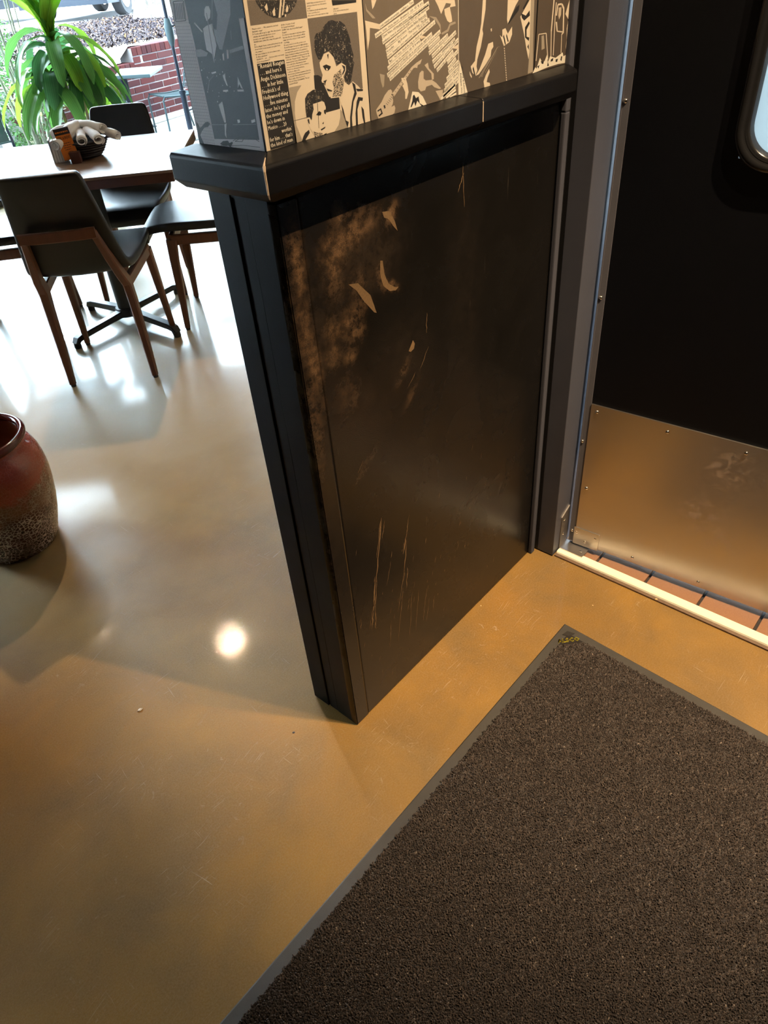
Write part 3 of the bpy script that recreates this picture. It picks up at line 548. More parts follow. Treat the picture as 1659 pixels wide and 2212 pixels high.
# rounded black gasket round the vision window
def rrect(a0, a1, z0, z1, r, seg=10):
    pts = []
    for cx, cz, s in ((a1 - r, z1 - r, 0), (a0 + r, z1 - r, 1), (a0 + r, z0 + r, 2), (a1 - r, z0 + r, 3)):
        for i in range(seg + 1):
            g = (s + i / seg) * PI / 2; pts.append((cx + r * math.cos(g), cz + r * math.sin(g)))
    return pts
prof = [(0.0, 0.004), (0.004, -0.008), (0.010, -0.012), (0.017, -0.010), (0.021, -0.006), (0.025, -0.008), (0.029, -0.004), (0.032, 0.010)]
rings = []
for off, x in prof:
    rings.append([(x, -a, z) for a, z in rrect(0.232 + off, 0.70 - off, 1.0905 + off, 1.80 - off, 0.078 - off * 0.6)])
nseg = len(rings[0]); vs = [p for rg in rings for p in rg]
fs = [(i * nseg + j, i * nseg + (j + 1) % nseg, (i + 1) * nseg + (j + 1) % nseg, (i + 1) * nseg + j) for i in range(len(rings) - 1) for j in range(nseg)]
MB().add(vs, fs).build('window_gasket', plain('rubber_black', (0.014, 0.014, 0.015), 0.22), door, smooth=True)
tgl = NT('vision_pane_frosted'); tgl.base((0.85, 0.95, 0.97)); tgl.rough(0.35); tgl.p(Transmission_Weight=0.0)
td = tgl.n.new('ShaderNodeBsdfTranslucent'); td.inputs[0].default_value = (0.42, 0.46, 0.47, 1)
tm = tgl.n.new('ShaderNodeMixShader'); tm.inputs[0].default_value = 0.85
tgl.l.new(tgl.b.outputs[0], tm.inputs[1]); tgl.l.new(td.outputs[0], tm.inputs[2]); tgl.l.new(tm.outputs[0], tgl.out.inputs['Surface'])
pts = rrect(0.258, 0.674, 1.116, 1.774, 0.062)
MB().prism([(-a, z) for a, z in pts], 0, 0.012, 0.016).build('pane', tgl.m, door)
# threshold strip and the jamb's pivot angle
ALU = NT('threshold_aluminium'); ALU.base(ALU.mix(ALU.noise(120, 5, 0.7), (0.93, 0.88, 0.66), (0.99, 0.96, 0.80))); ALU.rough(0.42); ALU.p(Metallic=0.0)
th = empty('threshold', (0.835, -0.07, 0)); tag(th, 'long pale metal threshold strip on the floor under the black swing door', 'threshold')
MB().prism([(-0.004, -0.004), (0.0, 0.006), (0.004, 0.0085), (0.026, 0.0085), (0.029, 0.006), (0.030, -0.004)], 1, -1.085, 0.0).build('strip', ALU.m, th)
MB().prism([(-0.013, -0.004), (-0.0132, 0.0015), (-0.004, 0.0035), (-0.0035, -0.004)], 1, -1.085, 0.0).build('sealant_bead', plain('old_sealant', (0.16, 0.10, 0.06), 0.6, var=0.3, vscale=80), th)
DULL = plain('dull_zinc', (0.30, 0.28, 0.26), 0.5, metal=1.0)
an = empty('pivot_angle', (0.862, -0.0605, 0)); tag(an, 'small L-shaped metal pivot angle screwed to the bottom of the dark door jamb', 'bracket')
MB().prism([(-0.012, 0.0105), (0.030, 0.0105), (0.030, 0.15), (-0.012, 0.128)], 1, -0.0085, -0.0055).build('upright_leaf', DULL, an)
fp = MB().box((-0.012, -0.085, 0.0087), (0.036, -0.0055, 0.0115)).build('floor_leaf', STEEL, an)
for p in ((0.004, -0.0085, 0.112), (0.006, -0.0085, 0.055)): MB().dome(p, (0, -1, 0), 0.0045, 0.002).build('screw', SCREW, an, smooth=True)
MB().dome((0.008, -0.070, 0.0115), (0, 0, 1), 0.005, 0.002).build('screw', SCREW, an, smooth=True)
# ------------------------------------------------------------------ kitchen behind the door: quarry tiles and pale walls
kw = plain('kitchen_wall_white', (0.75, 0.78, 0.78), 0.5)
tag(MB().box((0.866, -2.7, -0.05), (4.0, 0.0, -0.012)).build('floor_kitchen', plain('dark_grout', (0.035, 0.03, 0.028), 0.8)), kind='structure')
QT = NT('quarry_tile'); QT.base(QT.mix(QT.noise(300, 4), (0.26, 0.125, 0.06), (0.36, 0.19, 0.10))); QT.rough(0.45); QT = QT.m
fk_ = bpy.data.objects['floor_kitchen']; tile_me = None
for iy in range(9):
    for ix in range(3):
        x0 = 0.868 + ix * 0.152; y1 = -0.036 - iy * 0.152
        if tile_me is None:
            tile_me = MB().box((0, -0.144, -0.014), (0.144, 0, -0.002), ch=0.0015).mesh('tile', QT)
        o = link(bpy.data.objects.new('tile', tile_me)); o.parent = fk_; o.location = (x0, y1, RNG.uniform(-0.0006, 0.0004))
tag(MB().box((4.0, -2.7, 0), (4.1, 0.0, 2.9)).box((0.98, -2.8, 0), (4.1, -2.7, 2.9)).box((0.98, -0.012, 0), (4.0, -0.002, 2.9)).build('wall_kitchen', kw), kind='structure')
tag(MB().box((0.98, -2.7, 2.7), (4.0, -0.012, 2.75)).build('ceiling_kitchen', kw), kind='structure')
# ------------------------------------------------------------------ posters pasted on the wall above the rail
def paper(name, c, var=0.10):
    t = NT(name); t.base(t.mix(t.noise(25, 6, 0.7), tuple(x * (1 - var) for x in c), c)); t.rough(0.72); return t.m
def ink(name, c, halftone=0.0, c2=None, scale=900):
    t = NT(name)
    if halftone:
        f = t.math('ADD', t.math('MULTIPLY', t.ramp(t.voronoi(scale), [(0.25, 0), (0.6, 1)]), 0.5), t.math('MULTIPLY', t.noise(70, 6, 0.7), 0.5))
        t.base(t.mix(t.math('MULTIPLY', f, halftone), c, c2))
    else: t.base(c)
    t.rough(0.6); return t.m
PAPER = paper('newsprint_paper', (0.66, 0.56, 0.42)); GREYPAPER = paper('grey_paper', (0.66, 0.60, 0.60))
PM = {'p': paper('print_pale', (0.66, 0.56, 0.42)), 'w': paper('print_white', (0.74, 0.68, 0.55)), 'k': ink('print_black', (0.018, 0.016, 0.014)),
      'g': ink('print_grey', (0.115, 0.092, 0.070), 0.5, (0.22, 0.18, 0.14)), 'l': ink('print_light_grey', (0.30, 0.25, 0.185), 0.4, (0.42, 0.36, 0.27)),
      'c': ink('print_mid_pale', (0.46, 0.38, 0.28), 0.35, (0.56, 0.47, 0.36)), 'b': ink('print_night', (0.032, 0.031, 0.036), 0.5, (0.085, 0.082, 0.09)),
      'q': ink('print_figure_pale', (0.62, 0.58, 0.58), 0.3, (0.45, 0.42, 0.43)), 'm': ink('print_figure_grey', (0.17, 0.16, 0.17), 0.6, (0.36, 0.34, 0.35))}
th_ = NT('print_hair')
hn = th_.ramp(th_.noise(1, 3, 0.7, vec=th_.mapping((420, 420, 300), (0, 0.6, 0)), dist=1.2), [(0.60, 0), (0.66, 1)])
th_.base(th_.mix(hn, (0.018, 0.016, 0.014), (0.62, 0.52, 0.38))); th_.rough(0.6); PM['h'] = th_.m
td_ = NT('print_stubble')
dn = td_.ramp(td_.noise(1, 3, 0.6, vec=td_.mapping((260, 260, 1400))), [(0.47, 0), (0.56, 1)])
td_.base(td_.mix(dn, (0.02, 0.018, 0.015), (0.62, 0.52, 0.38))); td_.rough(0.6); PM['d'] = td_.m
PARTNAME = {'p': 'pale_print', 'w': 'white_cutout', 'k': 'black_print', 'g': 'grey_print', 'l': 'light_grey_print', 'c': 'figure_print', 'b': 'photograph', 'q': 'figure_print', 'm': 'grey_figure_print', 'h': 'hair_print', 'd': 'stubble_print'}
def p3(plane, h, z, off):   # plane 'y': the long face; plane 'x': the end face of the wall
    return (h, -off, z) if plane == 'y' else (-off, h, z)
def poster(name, plane, paper_poly, pmat, key, label, cat='poster', lift=0.0):
    n = len(paper_poly)
    o = MB().add([p3(plane, a, b, 0.00035 + lift) for a, b in paper_poly] + [p3(plane, a, b, 0.0) for a, b in paper_poly],
                 [tuple(range(n))] + [(i, (i + 1) % n, n + (i + 1) % n, n + i) for i in range(n)]).build(name, pmat)
    tag(o, label, cat, group='posters pasted above the chair rail')
    lo = 1.2836
    for item in PRINT.get(key, '').split(';'):
        if not item: continue
        hd, *pts = item.split(' ')
        P = [(int(q.split(',')[0]) / 1e4, max(int(q.split(',')[1]) / 1e4, lo)) for q in pts]
        MB().add([p3(plane, a, b, 0.00038 + 0.00006 * int(hd[1]) + lift) for a, b in P], [tuple(range(len(P)))]).build(PARTNAME[hd[0]], PM[hd[0]], o)
    return o
def text_verts(s, size):
    cu = bpy.data.curves.new('t', 'FONT'); cu.body = s; cu.size = size; cu.resolution_u = 1
    ob = bpy.data.objects.new('t', cu); me = bpy.data.meshes.new_from_object(ob)
    V = [v.co.copy() for v in me.vertices]; F = [tuple(p.vertices) for p in me.polygons]
    bpy.data.objects.remove(ob); bpy.data.curves.remove(cu); bpy.data.meshes.remove(me)
    return V, F
def text_on(mb, s, x, z, size, width=None, plane='y', off=0.0008, ang=0.0, squeeze=1.0, align='l'):
    V, F = text_verts(s, size)
    if not V: return
    x0 = min(v.x for v in V); x1 = max(v.x for v in V)
    k = squeeze if width is None else width / max(1e-6, x1 - x0)
    c, sn = math.cos(ang), math.sin(ang)
    w = (x1 - x0) * k; dx = -w if align == 'r' else 0
    out = []
    for v in V:
        a, b = (v.x - x0) * k + dx, v.y
        out.append(p3(plane, x + a * c - b * sn, z + a * sn + b * c, off))
    mb.add(out, F)

# drummer photograph on graph paper, on the end face
P = poster('poster', 'x', [(0.003, 1.2836), (0.1435, 1.2836), (0.1435, 1.80), (0.001, 1.80)], GREYPAPER, 'drummer', 'grey photograph of a drummer on graph paper, on the narrow end of the wall')
g = MB()
for i in range(60):
    z = 1.2836 + 0.0038 * (i + 0.5)
    if z > 1.43: break
    yr = 0.1075 + (z - 1.283) * 0.04
    if z > 1.403: yr = 0.112
    g.add([p3('x', a, b, 0.00042) for a, b in ((yr, z), (0.1432, z), (0.1432, z + 0.00035), (yr, z + 0.00035))], [(0, 1, 2, 3)])
for i in range(9):
    y = 0.1095 + 0.0039 * i
    g.add([p3('x', a, b, 0.00042) for a, b in ((y, 1.2836), (y + 0.00035, 1.2836), (y + 0.00035, 1.402), (y, 1.402))], [(0, 1, 2, 3)])
tag(g.build('grid_print', ink('print_grid', (0.30, 0.26, 0.28)), P), kind='stuff')
MB().add([p3('x', a, b, 0.00046) for a, b in ((0.0, 1.43), (0.112, 1.425), (0.112, 1.80), (0.0, 1.80))], [(0, 1, 2, 3)]).build('photograph', PM['b'], P)
# interview page
P = poster('poster', 'y', [(0.0005, 1.2836), (0.2085, 1.2836), (0.2105, 1.80), (0.0005, 1.80)], PAPER, 'interview', 'cream magazine page with two drawn heads and a black quote box', lift=0.0)
q = MB(); LH = 0.0069
QUOTE = [('\u201cRonald Reagan', 0.0082, 0.0435), ('. . . and here\u2019s', 0.0092, 0.0365), ('Angie Dickinson', 0.0085, 0.0425), ('. . . in her little', 0.0092, 0.0365), ('Fredrick\u2019s of', 0.0082, 0.0310), ('Hollywood thing', 0.0085, 0.0430), ('. . . five minutes', 0.0092, 0.0400), ('later, he\u2019s got all', 0.0085, 0.0430), ('the money and', 0.0085, 0.0380), ('he\u2019s down in', 0.0085, 0.0310), ('Mexico . . . 20', 0.0085, 0.0330), ('workin\u2019', 0.0310, 0.0190), ('for him . . . that\u2019s', 0.0085, 0.0410), ('the kind of man', 0.0085, 0.0400)]
for i, (s, x, w) in enumerate(QUOTE):
    text_on(q, s, x, 1.3762 - LH * i + (0.0004 if i == 13 else 0), 0.0071, w, off=0.00062)
    text_on(q, s, x + 0.00018, 1.3762 - LH * i + (0.0004 if i == 13 else 0), 0.0071, w, off=0.00060)
tag(q.build('lettering', PM['w'], P), kind='stuff')
b = MB()
C1 = ['They\u2019re cuter . . . We wanna be our best', 'fattenin\u2019, man!', 'B: People call us up for gigs. We don\u2019t know', 'whether we should take them or not', 'because our agent can\u2019t decide.', 'SLASH: Just outta this crap they gets all', 'in.', 'B: It\u2019s illegal. Years, some jerk picked me up', 'from South Storm, because you gave them', 'the number!', 'B: I was trying to do you a favor man.', 'B: Nice question!', 'SLASH: H . . . er . . . Did you think our annual', 'shows are permanent?']
C2 = ['B: Not, because of you!', 'B: Sexual frustration?', 'SLASH: Yeah, why do you like Reagan?', 'Reagan?', 'B: Someone\u2019s best man to stay home where', 'he steps into the dome and goes off the', 'stage and in the end goes down away for', 'our thing.', 'B: Look, how\u2019s it now this picture now.', 'Ronald Reagan, he\u2019s got his right arm in a', 'desk with a string on it, he\u2019s got a Colt .45 in', 'one hand with a picture of it and here\u2019s', 'Angie Dickinson sitting down in her little', 'Fredrick\u2019s of Hollywood thing with the big', 'red boots. \u201cReagan til next.\u201d \u201cHead over the', 'mashed spuds. Some of this sauerkraut?\u201d', 'see a sad? Give, five minutes later', 'he\u2019s got all the money and he\u2019s down in', 'Mexico on a thousand antelopes.', 'I tell you, that\u2019s the', 'kind of man I\u2019d believe anywhere that\u2019d be', 'worth, huh? Those unimpressed deserve it.', 'That\u2019s right, they deserve it.', 'Beth and Gregg start humming \u201cThe Star', 'Spangled Banner\u201d.']
def column(lines, x, ztop, lh, maxw):
    for i, s in enumerate(lines):
        w = min(maxw, len(s) * maxw / 43.0); text_on(b, s, x, ztop - lh * (i + 1), lh * 0.86, w, off=0.00062)
column(C1, 0.0072, 1.4196, 0.00262, 0.0465); column(C2, 0.0560, 1.4192, 0.00268, 0.0430)
column(['SLASH: Maybe you believe for your own', 'antelopes when the rest of the band is', 'ready?', 'B: I think he should wait til he finds', 'I don\u2019t care if he does.', 'If he wants it, let\u2019s just wait for long'], 0.1042, 1.4372, 0.00262, 0.040)
column(['what system?', 'B: We really care what it was about', 'phony . . .'], 0.1518, 1.4275, 0.00262, 0.036)
column(['woman\u2019s ag'], 0.1530, 1.4350, 0.0046, 0.16)
tag(b.build('body_text', PM['k'], P), kind='stuff')
# punk collage with cut text strips
P = poster('poster', 'y', [(0.2105, 1.2836), (0.4318, 1.2836), (0.4325, 1.80), (0.2125, 1.80)], paper('collage_grey', (0.165, 0.13, 0.095), 0.25), 'collage', 'grey collage of guitar players with slanting white strips of typed text', lift=0.0)
stx = MB(); i = -1
ST = ['out. runabout-parades. exhibition. Time', 'alarm. lots. race cacer. drenned. cab. 45 & am.', '72mm Video, old macabre horror flicks. breast cancer saw the', 'audience loves it. everybody laughs. NYI eye saw massacres.', 'good yawned, blood bikinis. Spandau Ballet. Buzzcocks.', 'Nonuthin . . . . Big Bouncer. \u201cThat your bag\u201d. \u201cNo sir.\u201d', 'turns. Stranglers don\u2019t want pass takens. check the bag.\u201d', '\u201cBut\u201d. \u201cNO buts. check the bag or check out\u201d. her-be nol\u2019n go.', 'promoter has the munchies. cab. 45 & away.', '(PEPPERMINT LOUNGE) slip-in. paid pundit. tight space.', 'tiles pattern. bahomet musketeering. lurkers larking out front waiting.', 'bored bouncers,', 'hot hookers, dark & seedy', 'musicmen. girl. \u201cYou used to wait', 'punch here\u201d (PEPPERMINT \u201983)', 'catchy-pop. 2 guitar-bass-drums', 'great songs. great hooks.', 'it\u2019s own 12 inch', 'new born.', 'Show. Brighten', 'and original', 'artist. that', 'bakeries. new', 'sure. EP', 'more. Priorities', 'top. not', 'ask.']
for (a0, z0), (a1, z1) in [tuple(map(lambda p: (p[0] / 1e4, p[1] / 1e4), s)) for s in STRIPS]: 
    i += 1
    L = math.hypot(a1 - a0, z1 - z0); ang = math.atan2(z1 - z0, a1 - a0); hx, hz = -math.sin(ang) * 0.0029, math.cos(ang) * 0.0029
    zf = lambda z: max(z, 1.2837)
    MB().add([p3('y', x, zf(z), 0.00056) for x, z in ((a0 - hx, z0 - hz), (a1 - hx, z1 - hz), (a1 + hx, z1 + hz), (a0 + hx, z0 + hz))], [(0, 1, 2, 3)]).build('text_strip', PM['w'], P)
    if min(z0, z1) > 1.288: text_on(stx, ST[i], a0 - hx * 0.55 + math.cos(ang) * 0.001, z0 - hz * 0.55 + math.sin(ang) * 0.001, 0.0050, L - 0.002, off=0.00068, ang=ang)
tag(stx.build('lettering', PM['k'], P), kind='stuff')
# guitarist with bare arms
P = poster('poster', 'y', [(0.4325, 1.2836), (0.668, 1.2836), (0.672, 1.80), (0.433, 1.80)], paper('guitarist_dark', (0.105, 0.080, 0.058), 0.3), 'guitarist', 'dark photograph of a bare-armed guitarist with beads, beside the torn flyer')
mtx = MB()
text_on(mtx, 'ous military', 0.4425, 1.2850, 0.0062, 0.030, off=0.00070, ang=math.radians(96))
text_on(mtx, 'lionary & Ambush', 0.4505, 1.2850, 0.0056, 0.040, off=0.00070, ang=math.radians(100))
tag(mtx.build('lettering', PM['k'], P), kind='stuff')
MB().add([p3('y', a, b_, 0.0004) for a, b_ in ((0.4318, 1.2836), (0.4332, 1.2836), (0.4338, 1.80), (0.4325, 1.80))], [(0, 1, 2, 3)]).build('pale_edge', PM['w'], P)
# torn flyer by the door frame
P = poster('poster', 'y', [(0.672, 1.2836), (0.790, 1.2836), (0.797, 1.36), (0.799, 1.80), (0.676, 1.80)], paper('flyer_brown', (0.085, 0.062, 0.043), 0.3), 'torn', 'brown flyer with pale outlined figures and a torn bottom edge, next to the door frame', lift=0.0003)
# ------------------------------------------------------------------ entrance mat
c_far = Vector((0.593, -0.234)); c_near = Vector((-0.905, -0.2215)); dirw = Vector((-0.052, -1)).normalized()
Wm = 0.92
def matpt(s, w):   # s metres from the door-side edge, w metres from the wall-side edge
    p = c_far + (c_near - c_far).normalized() * s + dirw * w
    return p
LM = (c_near - c_far).length
RUB = plain('mat_rubber_border', (0.052, 0.047, 0.040), 0.48, var=0.2, vscale=25, bump=0.35, bscale=1400)
def quadslab(mb, s0, s1, w0, w1, z0, z1, inset=0.0):
    c = [matpt(s0, w0), matpt(s1, w0), matpt(s1, w1), matpt(s0, w1)]
    ci = [matpt(s0 + inset, w0 + inset), matpt(s1 - inset, w0 + inset), matpt(s1 - inset, w1 - inset), matpt(s0 + inset, w1 - inset)]
    mb.add([(p.x, p.y, z0) for p in c] + [(p.x, p.y, z1) for p in ci], [(3, 2, 1, 0), (4, 5, 6, 7)] + [(i, (i + 1) % 4, 4 + (i + 1) % 4, 4 + i) for i in range(4)])
mb = MB(); quadslab(mb, 0, LM, 0, Wm, 0.0003, 0.0026, 0.003)
mat = mb.build('entrance_mat', RUB); tag(mat, 'dark brown pile entrance mat with a grey rubber border and yellow corner lettering', 'mat')
BW = 0.026
mb = MB(); quadslab(mb, BW, LM - BW, BW, Wm - BW, 0.0026, 0.0040, 0.001)
mb.build('backing', plain('mat_backing', (0.016, 0.012, 0.010), 0.9), mat)
# the pile: little bent tufts, one mesh
def inside(s, w): return (s > BW + 0.002 * np.sin(w * 300)) & (w > BW + 0.002 * np.sin(s * 310)) & (s < LM - BW) & (w < Wm - BW) & (s + w > 0.108 + 0.003 * np.sin((s - w) * 200))
st_ = 0.0030
S_, W_ = np.meshgrid(np.arange(BW, LM - BW, st_), np.arange(BW, Wm - BW, st_), indexing='ij')
S_ = (S_ + RNG.uniform(-.0014, .0014, S_.shape)).ravel(); W_ = (W_ + RNG.uniform(-.0014, .0014, W_.shape)).ravel()
# only what can be seen from around the photograph's place
vis = inside(S_, W_)
S_, W_ = S_[vis], W_[vis]; N = len(S_)
u0 = (c_near - c_far).normalized()
PX = c_far.x + u0.x * S_ + dirw.x * W_; PY = c_far.y + u0.y * S_ + dirw.y * W_
keep = (PX > -0.895); PX, PY, S_, W_ = PX[keep], PY[keep], S_[keep], W_[keep]; N = len(PX)
def vnoise(x, y, f, seed):
    r = np.random.RandomState(seed).rand(64, 64); xi, yi = x * f, y * f
    x0, y0 = np.floor(xi).astype(int), np.floor(yi).astype(int); fx, fy = xi - x0, yi - y0
    fx, fy = fx * fx * (3 - 2 * fx), fy * fy * (3 - 2 * fy)
    g = lambda a, b_: r[a % 64, b_ % 64]
    return (g(x0, y0) * (1 - fx) + g(x0 + 1, y0) * fx) * (1 - fy) + (g(x0, y0 + 1) * (1 - fx) + g(x0 + 1, y0 + 1) * fx) * fy
clump = vnoise(PX + 5, PY + 5, 130, 1) * 0.6 + vnoise(PX + 5, PY + 5, 40, 2) * 0.4
H = 0.0042 + 0.0042 * clump + RNG.uniform(-.0008, .0008, N)
lean = 2 * PI * (0.5 * vnoise(PX + 5, PY + 5, 55, 4) + RNG.rand(N)); la = RNG.uniform(0.0008, 0.0036, N)
rad = RNG.uniform(0.0013, 0.0022, N); rot = RNG.uniform(0, 2 * PI, N)
tx, ty = PX + np.cos(lean) * la, PY + np.sin(lean) * la
V = np.zeros((N, 7, 3), np.float32)
for k in range(3):
    a = rot + k * 2 * PI / 3
    V[:, k, 0] = PX + np.cos(a) * rad; V[:, k, 1] = PY + np.sin(a) * rad; V[:, k, 2] = 0.0030
    V[:, 3 + k, 0] = PX + (tx - PX) * 0.6 + np.cos(a) * rad * 0.95; V[:, 3 + k, 1] = PY + (ty - PY) * 0.6 + np.sin(a) * rad * 0.95; V[:, 3 + k, 2] = 0.0030 + H * 0.72
V[:, 6, 0], V[:, 6, 1], V[:, 6, 2] = tx, ty, 0.0030 + H
base = (np.arange(N) * 7)[:, None]
T = np.array([[0, 1, 4], [0, 4, 3], [1, 2, 5], [1, 5, 4], [2, 0, 3], [2, 3, 5], [3, 4, 6], [4, 5, 6], [5, 3, 6]])
Fp = (base[:, None, :] + T[None]).reshape(-1, 3)
tpm = NT('mat_pile_fibre')
tc_ = tpm.attr('tint')
tpm.base(tpm.ramp(tc_, [(0.0, (0.018, 0.012, 0.010)), (0.45, (0.055, 0.039, 0.031)), (0.85, (0.135, 0.102, 0.083)), (1.0, (0.30, 0.24, 0.19))])); tpm.rough(0.85)
tpm.p(Sheen_Weight=0.25, Sheen_Roughness=0.4)
pile = npmesh('pile', V.reshape(-1, 3), Fp, tpm.m, mat); tag(pile, kind='stuff')
tint = np.clip(RNG.beta(2.2, 3.0, N) * 0.75 + clump * 0.28 - 0.02, 0, 1); tint[RNG.rand(N) < 0.004] = 1.0
a = pile.data.attributes.new('tint', 'FLOAT', 'POINT'); a.data.foreach_set('value', np.repeat(tint, 7).astype(np.float32))
# yellow corner lettering, moulded badge
YEL = plain('mat_letter_yellow', (0.62, 0.52, 0.03), 0.5)
lt = MB()
p0, p1 = matpt(0.073, 0.023), matpt(0.029, 0.064)
dv = Vector((p1.x - p0.x, p1.y - p0.y)); an_ = math.atan2(dv.y, dv.x); wd = dv.length
def floor_text(mb, s, x, y, size, width, ang, z):
    Vv, Ff = text_verts(s, size); x0 = min(v.x for v in Vv); x1 = max(v.x for v in Vv); kx = width / (x1 - x0); c, sn = math.cos(ang), math.sin(ang)
    mb.add([(x + (v.x - x0) * kx * c - v.y * sn, y + (v.x - x0) * kx * sn + v.y * c, z) for v in Vv], Ff)
for dx_, dy_ in ((0, 0), (0.0009, 0.0004), (0.0004, 0.0009), (0.0012, 0.0012)):
    floor_text(lt, 'ALSCO', p0.x + dx_, p0.y + dy_, 0.0185, wd, an_, 0.0046)
tag(lt.build('lettering', YEL, mat), kind='stuff')
bp = [matpt(0.020, 0.020), matpt(0.040, 0.016), matpt(0.034, 0.032), matpt(0.016, 0.040)]
MB().add([(p.x, p.y, 0.0042) for p in bp] + [(p.x, p.y, 0.0030) for p in bp], [(0, 1, 2, 3)] + [(i, (i + 1) % 4, 4 + (i + 1) % 4, 4 + i) for i in range(4)]).build('corner_badge', plain('badge_dark', (0.030, 0.026, 0.022), 0.45), mat)
# ------------------------------------------------------------------ crumbs and scraps on the floor
scrap_m = plain('scrap_white', (0.85, 0.80, 0.70), 0.6)
crumb_m = plain('crumb_tan', (0.70, 0.50, 0.24), 0.7, var=0.3, vscale=300)
def lump(name, loc, r, m, label, cat, sq=(1, 1, 0.5)):
    bm = bmesh.new(); bmesh.ops.create_icosphere(bm, subdivisions=2, radius=1)
    for v in bm.verts:
        k = 1 + 0.35 * math.sin(v.co.x * 5 + loc[0] * 90) * math.cos(v.co.y * 4 + loc[1] * 70)
        v.co = Vector((v.co.x * sq[0], v.co.y * sq[1], max(v.co.z, -0.6) * sq[2])) * r * k
    me = bpy.data.meshes.new(name); bm.to_mesh(me); bm.free(); me.materials.append(m); smooth_mesh(me, True)
    o = link(bpy.data.objects.new(name, me)); zmin = min(v.co.z for v in me.vertices); o.location = (loc[0], loc[1], loc[2] - zmin); tag(o, label, cat); return o
def fl_at(x, y): return (x, y, 0.0)
lump('paper_scrap', (-0.311, 0.475, 0), 0.0052, scrap_m, 'white paper scrap on the floor in front of the end of the stub wall', 'scrap', (1.2, 0.8, 0.4))
lump('crumb', (0.826, -0.391, 0), 0.0040, crumb_m, 'tan crumb on the floor at the edge of the threshold strip', 'crumb')
lump('grit', (-0.112, 0.110, 0), 0.0028, plain('grit_grey', (0.05, 0.05, 0.055), 0.6), 'dark grit speck on the floor just before the wall corner', 'crumb')
lump('crumb', (0.700, -0.262, 0), 0.0022, crumb_m, 'tiny tan crumb on the floor between threshold and mat corner', 'crumb')
lump('crumb', (0.512, -0.012, 0), 0.0020, crumb_m, 'tiny tan crumb against the foot of the scuffed wall panel', 'crumb')
# ------------------------------------------------------------------ glazed pot
pot = empty('glazed_pot', (-0.165, 1.41, 0)); tag(pot, 'red-brown glazed ceramic pot with crackled lower half, empty, on the floor', 'pot')
tg_ = NT('crackle_glaze')
zc = tg_.n.new('ShaderNodeSeparateXYZ'); tg_.l.new(tg_.tc(), zc.inputs[0]); zz = zc.outputs[2]
wob = tg_.math('ADD', zz, tg_.math('MULTIPLY', tg_.math('ADD', tg_.noise(14, 4), -0.5), 0.17))
up = tg_.math('MULTIPLY', tg_.math('ADD', wob, -0.222), 22.0, True)
wv = tg_.mapping((1, 1, 1.25))
wn = tg_.n.new('ShaderNodeTexNoise'); wn.inputs['Scale'].default_value = 40; tg_.l.new(tg_.tc(), wn.inputs['Vector'])
ve = tg_.voronoi(82, 'DISTANCE_TO_EDGE', wv, 'Distance', 0.9)
cell = tg_.ramp(ve, [(0.025, 1.0), (0.13, 0.0)])
patch = tg_.ramp(tg_.noise(11, 4), [(0.38, 0.25), (0.62, 1.0)])
low = tg_.mix(tg_.math('MULTIPLY', cell, patch), tg_.mix(tg_.noise(16, 3), (0.040, 0.010, 0.008), (0.085, 0.028, 0.022)), (0.62, 0.52, 0.46))
redn = tg_.noise(1, 4, vec=tg_.mapping((5, 5, 60)))
red = tg_.mix(redn, (0.28, 0.036, 0.022), (0.46, 0.10, 0.06))
col = tg_.mix(up, low, red)
tan = tg_.math('MULTIPLY', tg_.math('SUBTRACT', 1.0, tg_.math('MULTIPLY', tg_.math('ABSOLUTE', tg_.math('ADD', wob, -0.215)), 16.0, True)), 0.7)
col = tg_.mix(tan, col, (0.27, 0.13, 0.06))
tg_.base(col); tg_.rough(tg_.math('ADD', 0.16, tg_.math('MULTIPLY', cell, 0.12)))
tg_.p(Coat_Weight=0.5, Coat_Roughness=0.06)
tg_.bump(tg_.math('ADD', tg_.math('MULTIPLY', cell, -0.35), tg_.math('MULTIPLY', redn, 0.4)), 0.35, 0.003)
body = [(0.0, 0.0), (0.118, 0.0), (0.125, 0.004), (0.131, 0.020), (0.144, 0.060), (0.158, 0.105), (0.170, 0.160), (0.178, 0.21), (0.1815, 0.255), (0.180, 0.295), (0.176, 0.322), (0.170, 0.340), (0.1665, 0.346), (0.165, 0.352), (0.161, 0.360), (0.1535, 0.366), (0.149, 0.374), (0.148, 0.381), (0.151, 0.386)]
inner = [(0.141, 0.372), (0.140, 0.34), (0.150, 0.30), (0.155, 0.25), (0.148, 0.16), (0.12, 0.05), (0.0, 0.035)]
MB().lathe(body + [(0.150, 0.388)], seg=96).build('pot_body', tg_.m, pot, smooth=0.9)
gin = plain('pot_inside_brown', (0.22, 0.075, 0.04), 0.3, var=0.3, vscale=20)
MB().lathe([(0.142, 0.398)] + inner, seg=96).build('pot_inside', gin, pot, smooth=True)
rimm = plain('rim_dark_red_glaze', (0.095, 0.014, 0.010), 0.12, var=0.4, vscale=14)
MB().lathe([(0.149, 0.381)] + [(0.150 + 0.0115 * math.cos(g), 0.3975 + 0.0125 * math.sin(g)) for g in [(-75 + 17 * i) * PI / 180 for i in range(19)]] + [(0.1405, 0.389)], seg=96).build('rim', rimm, pot, smooth=True)

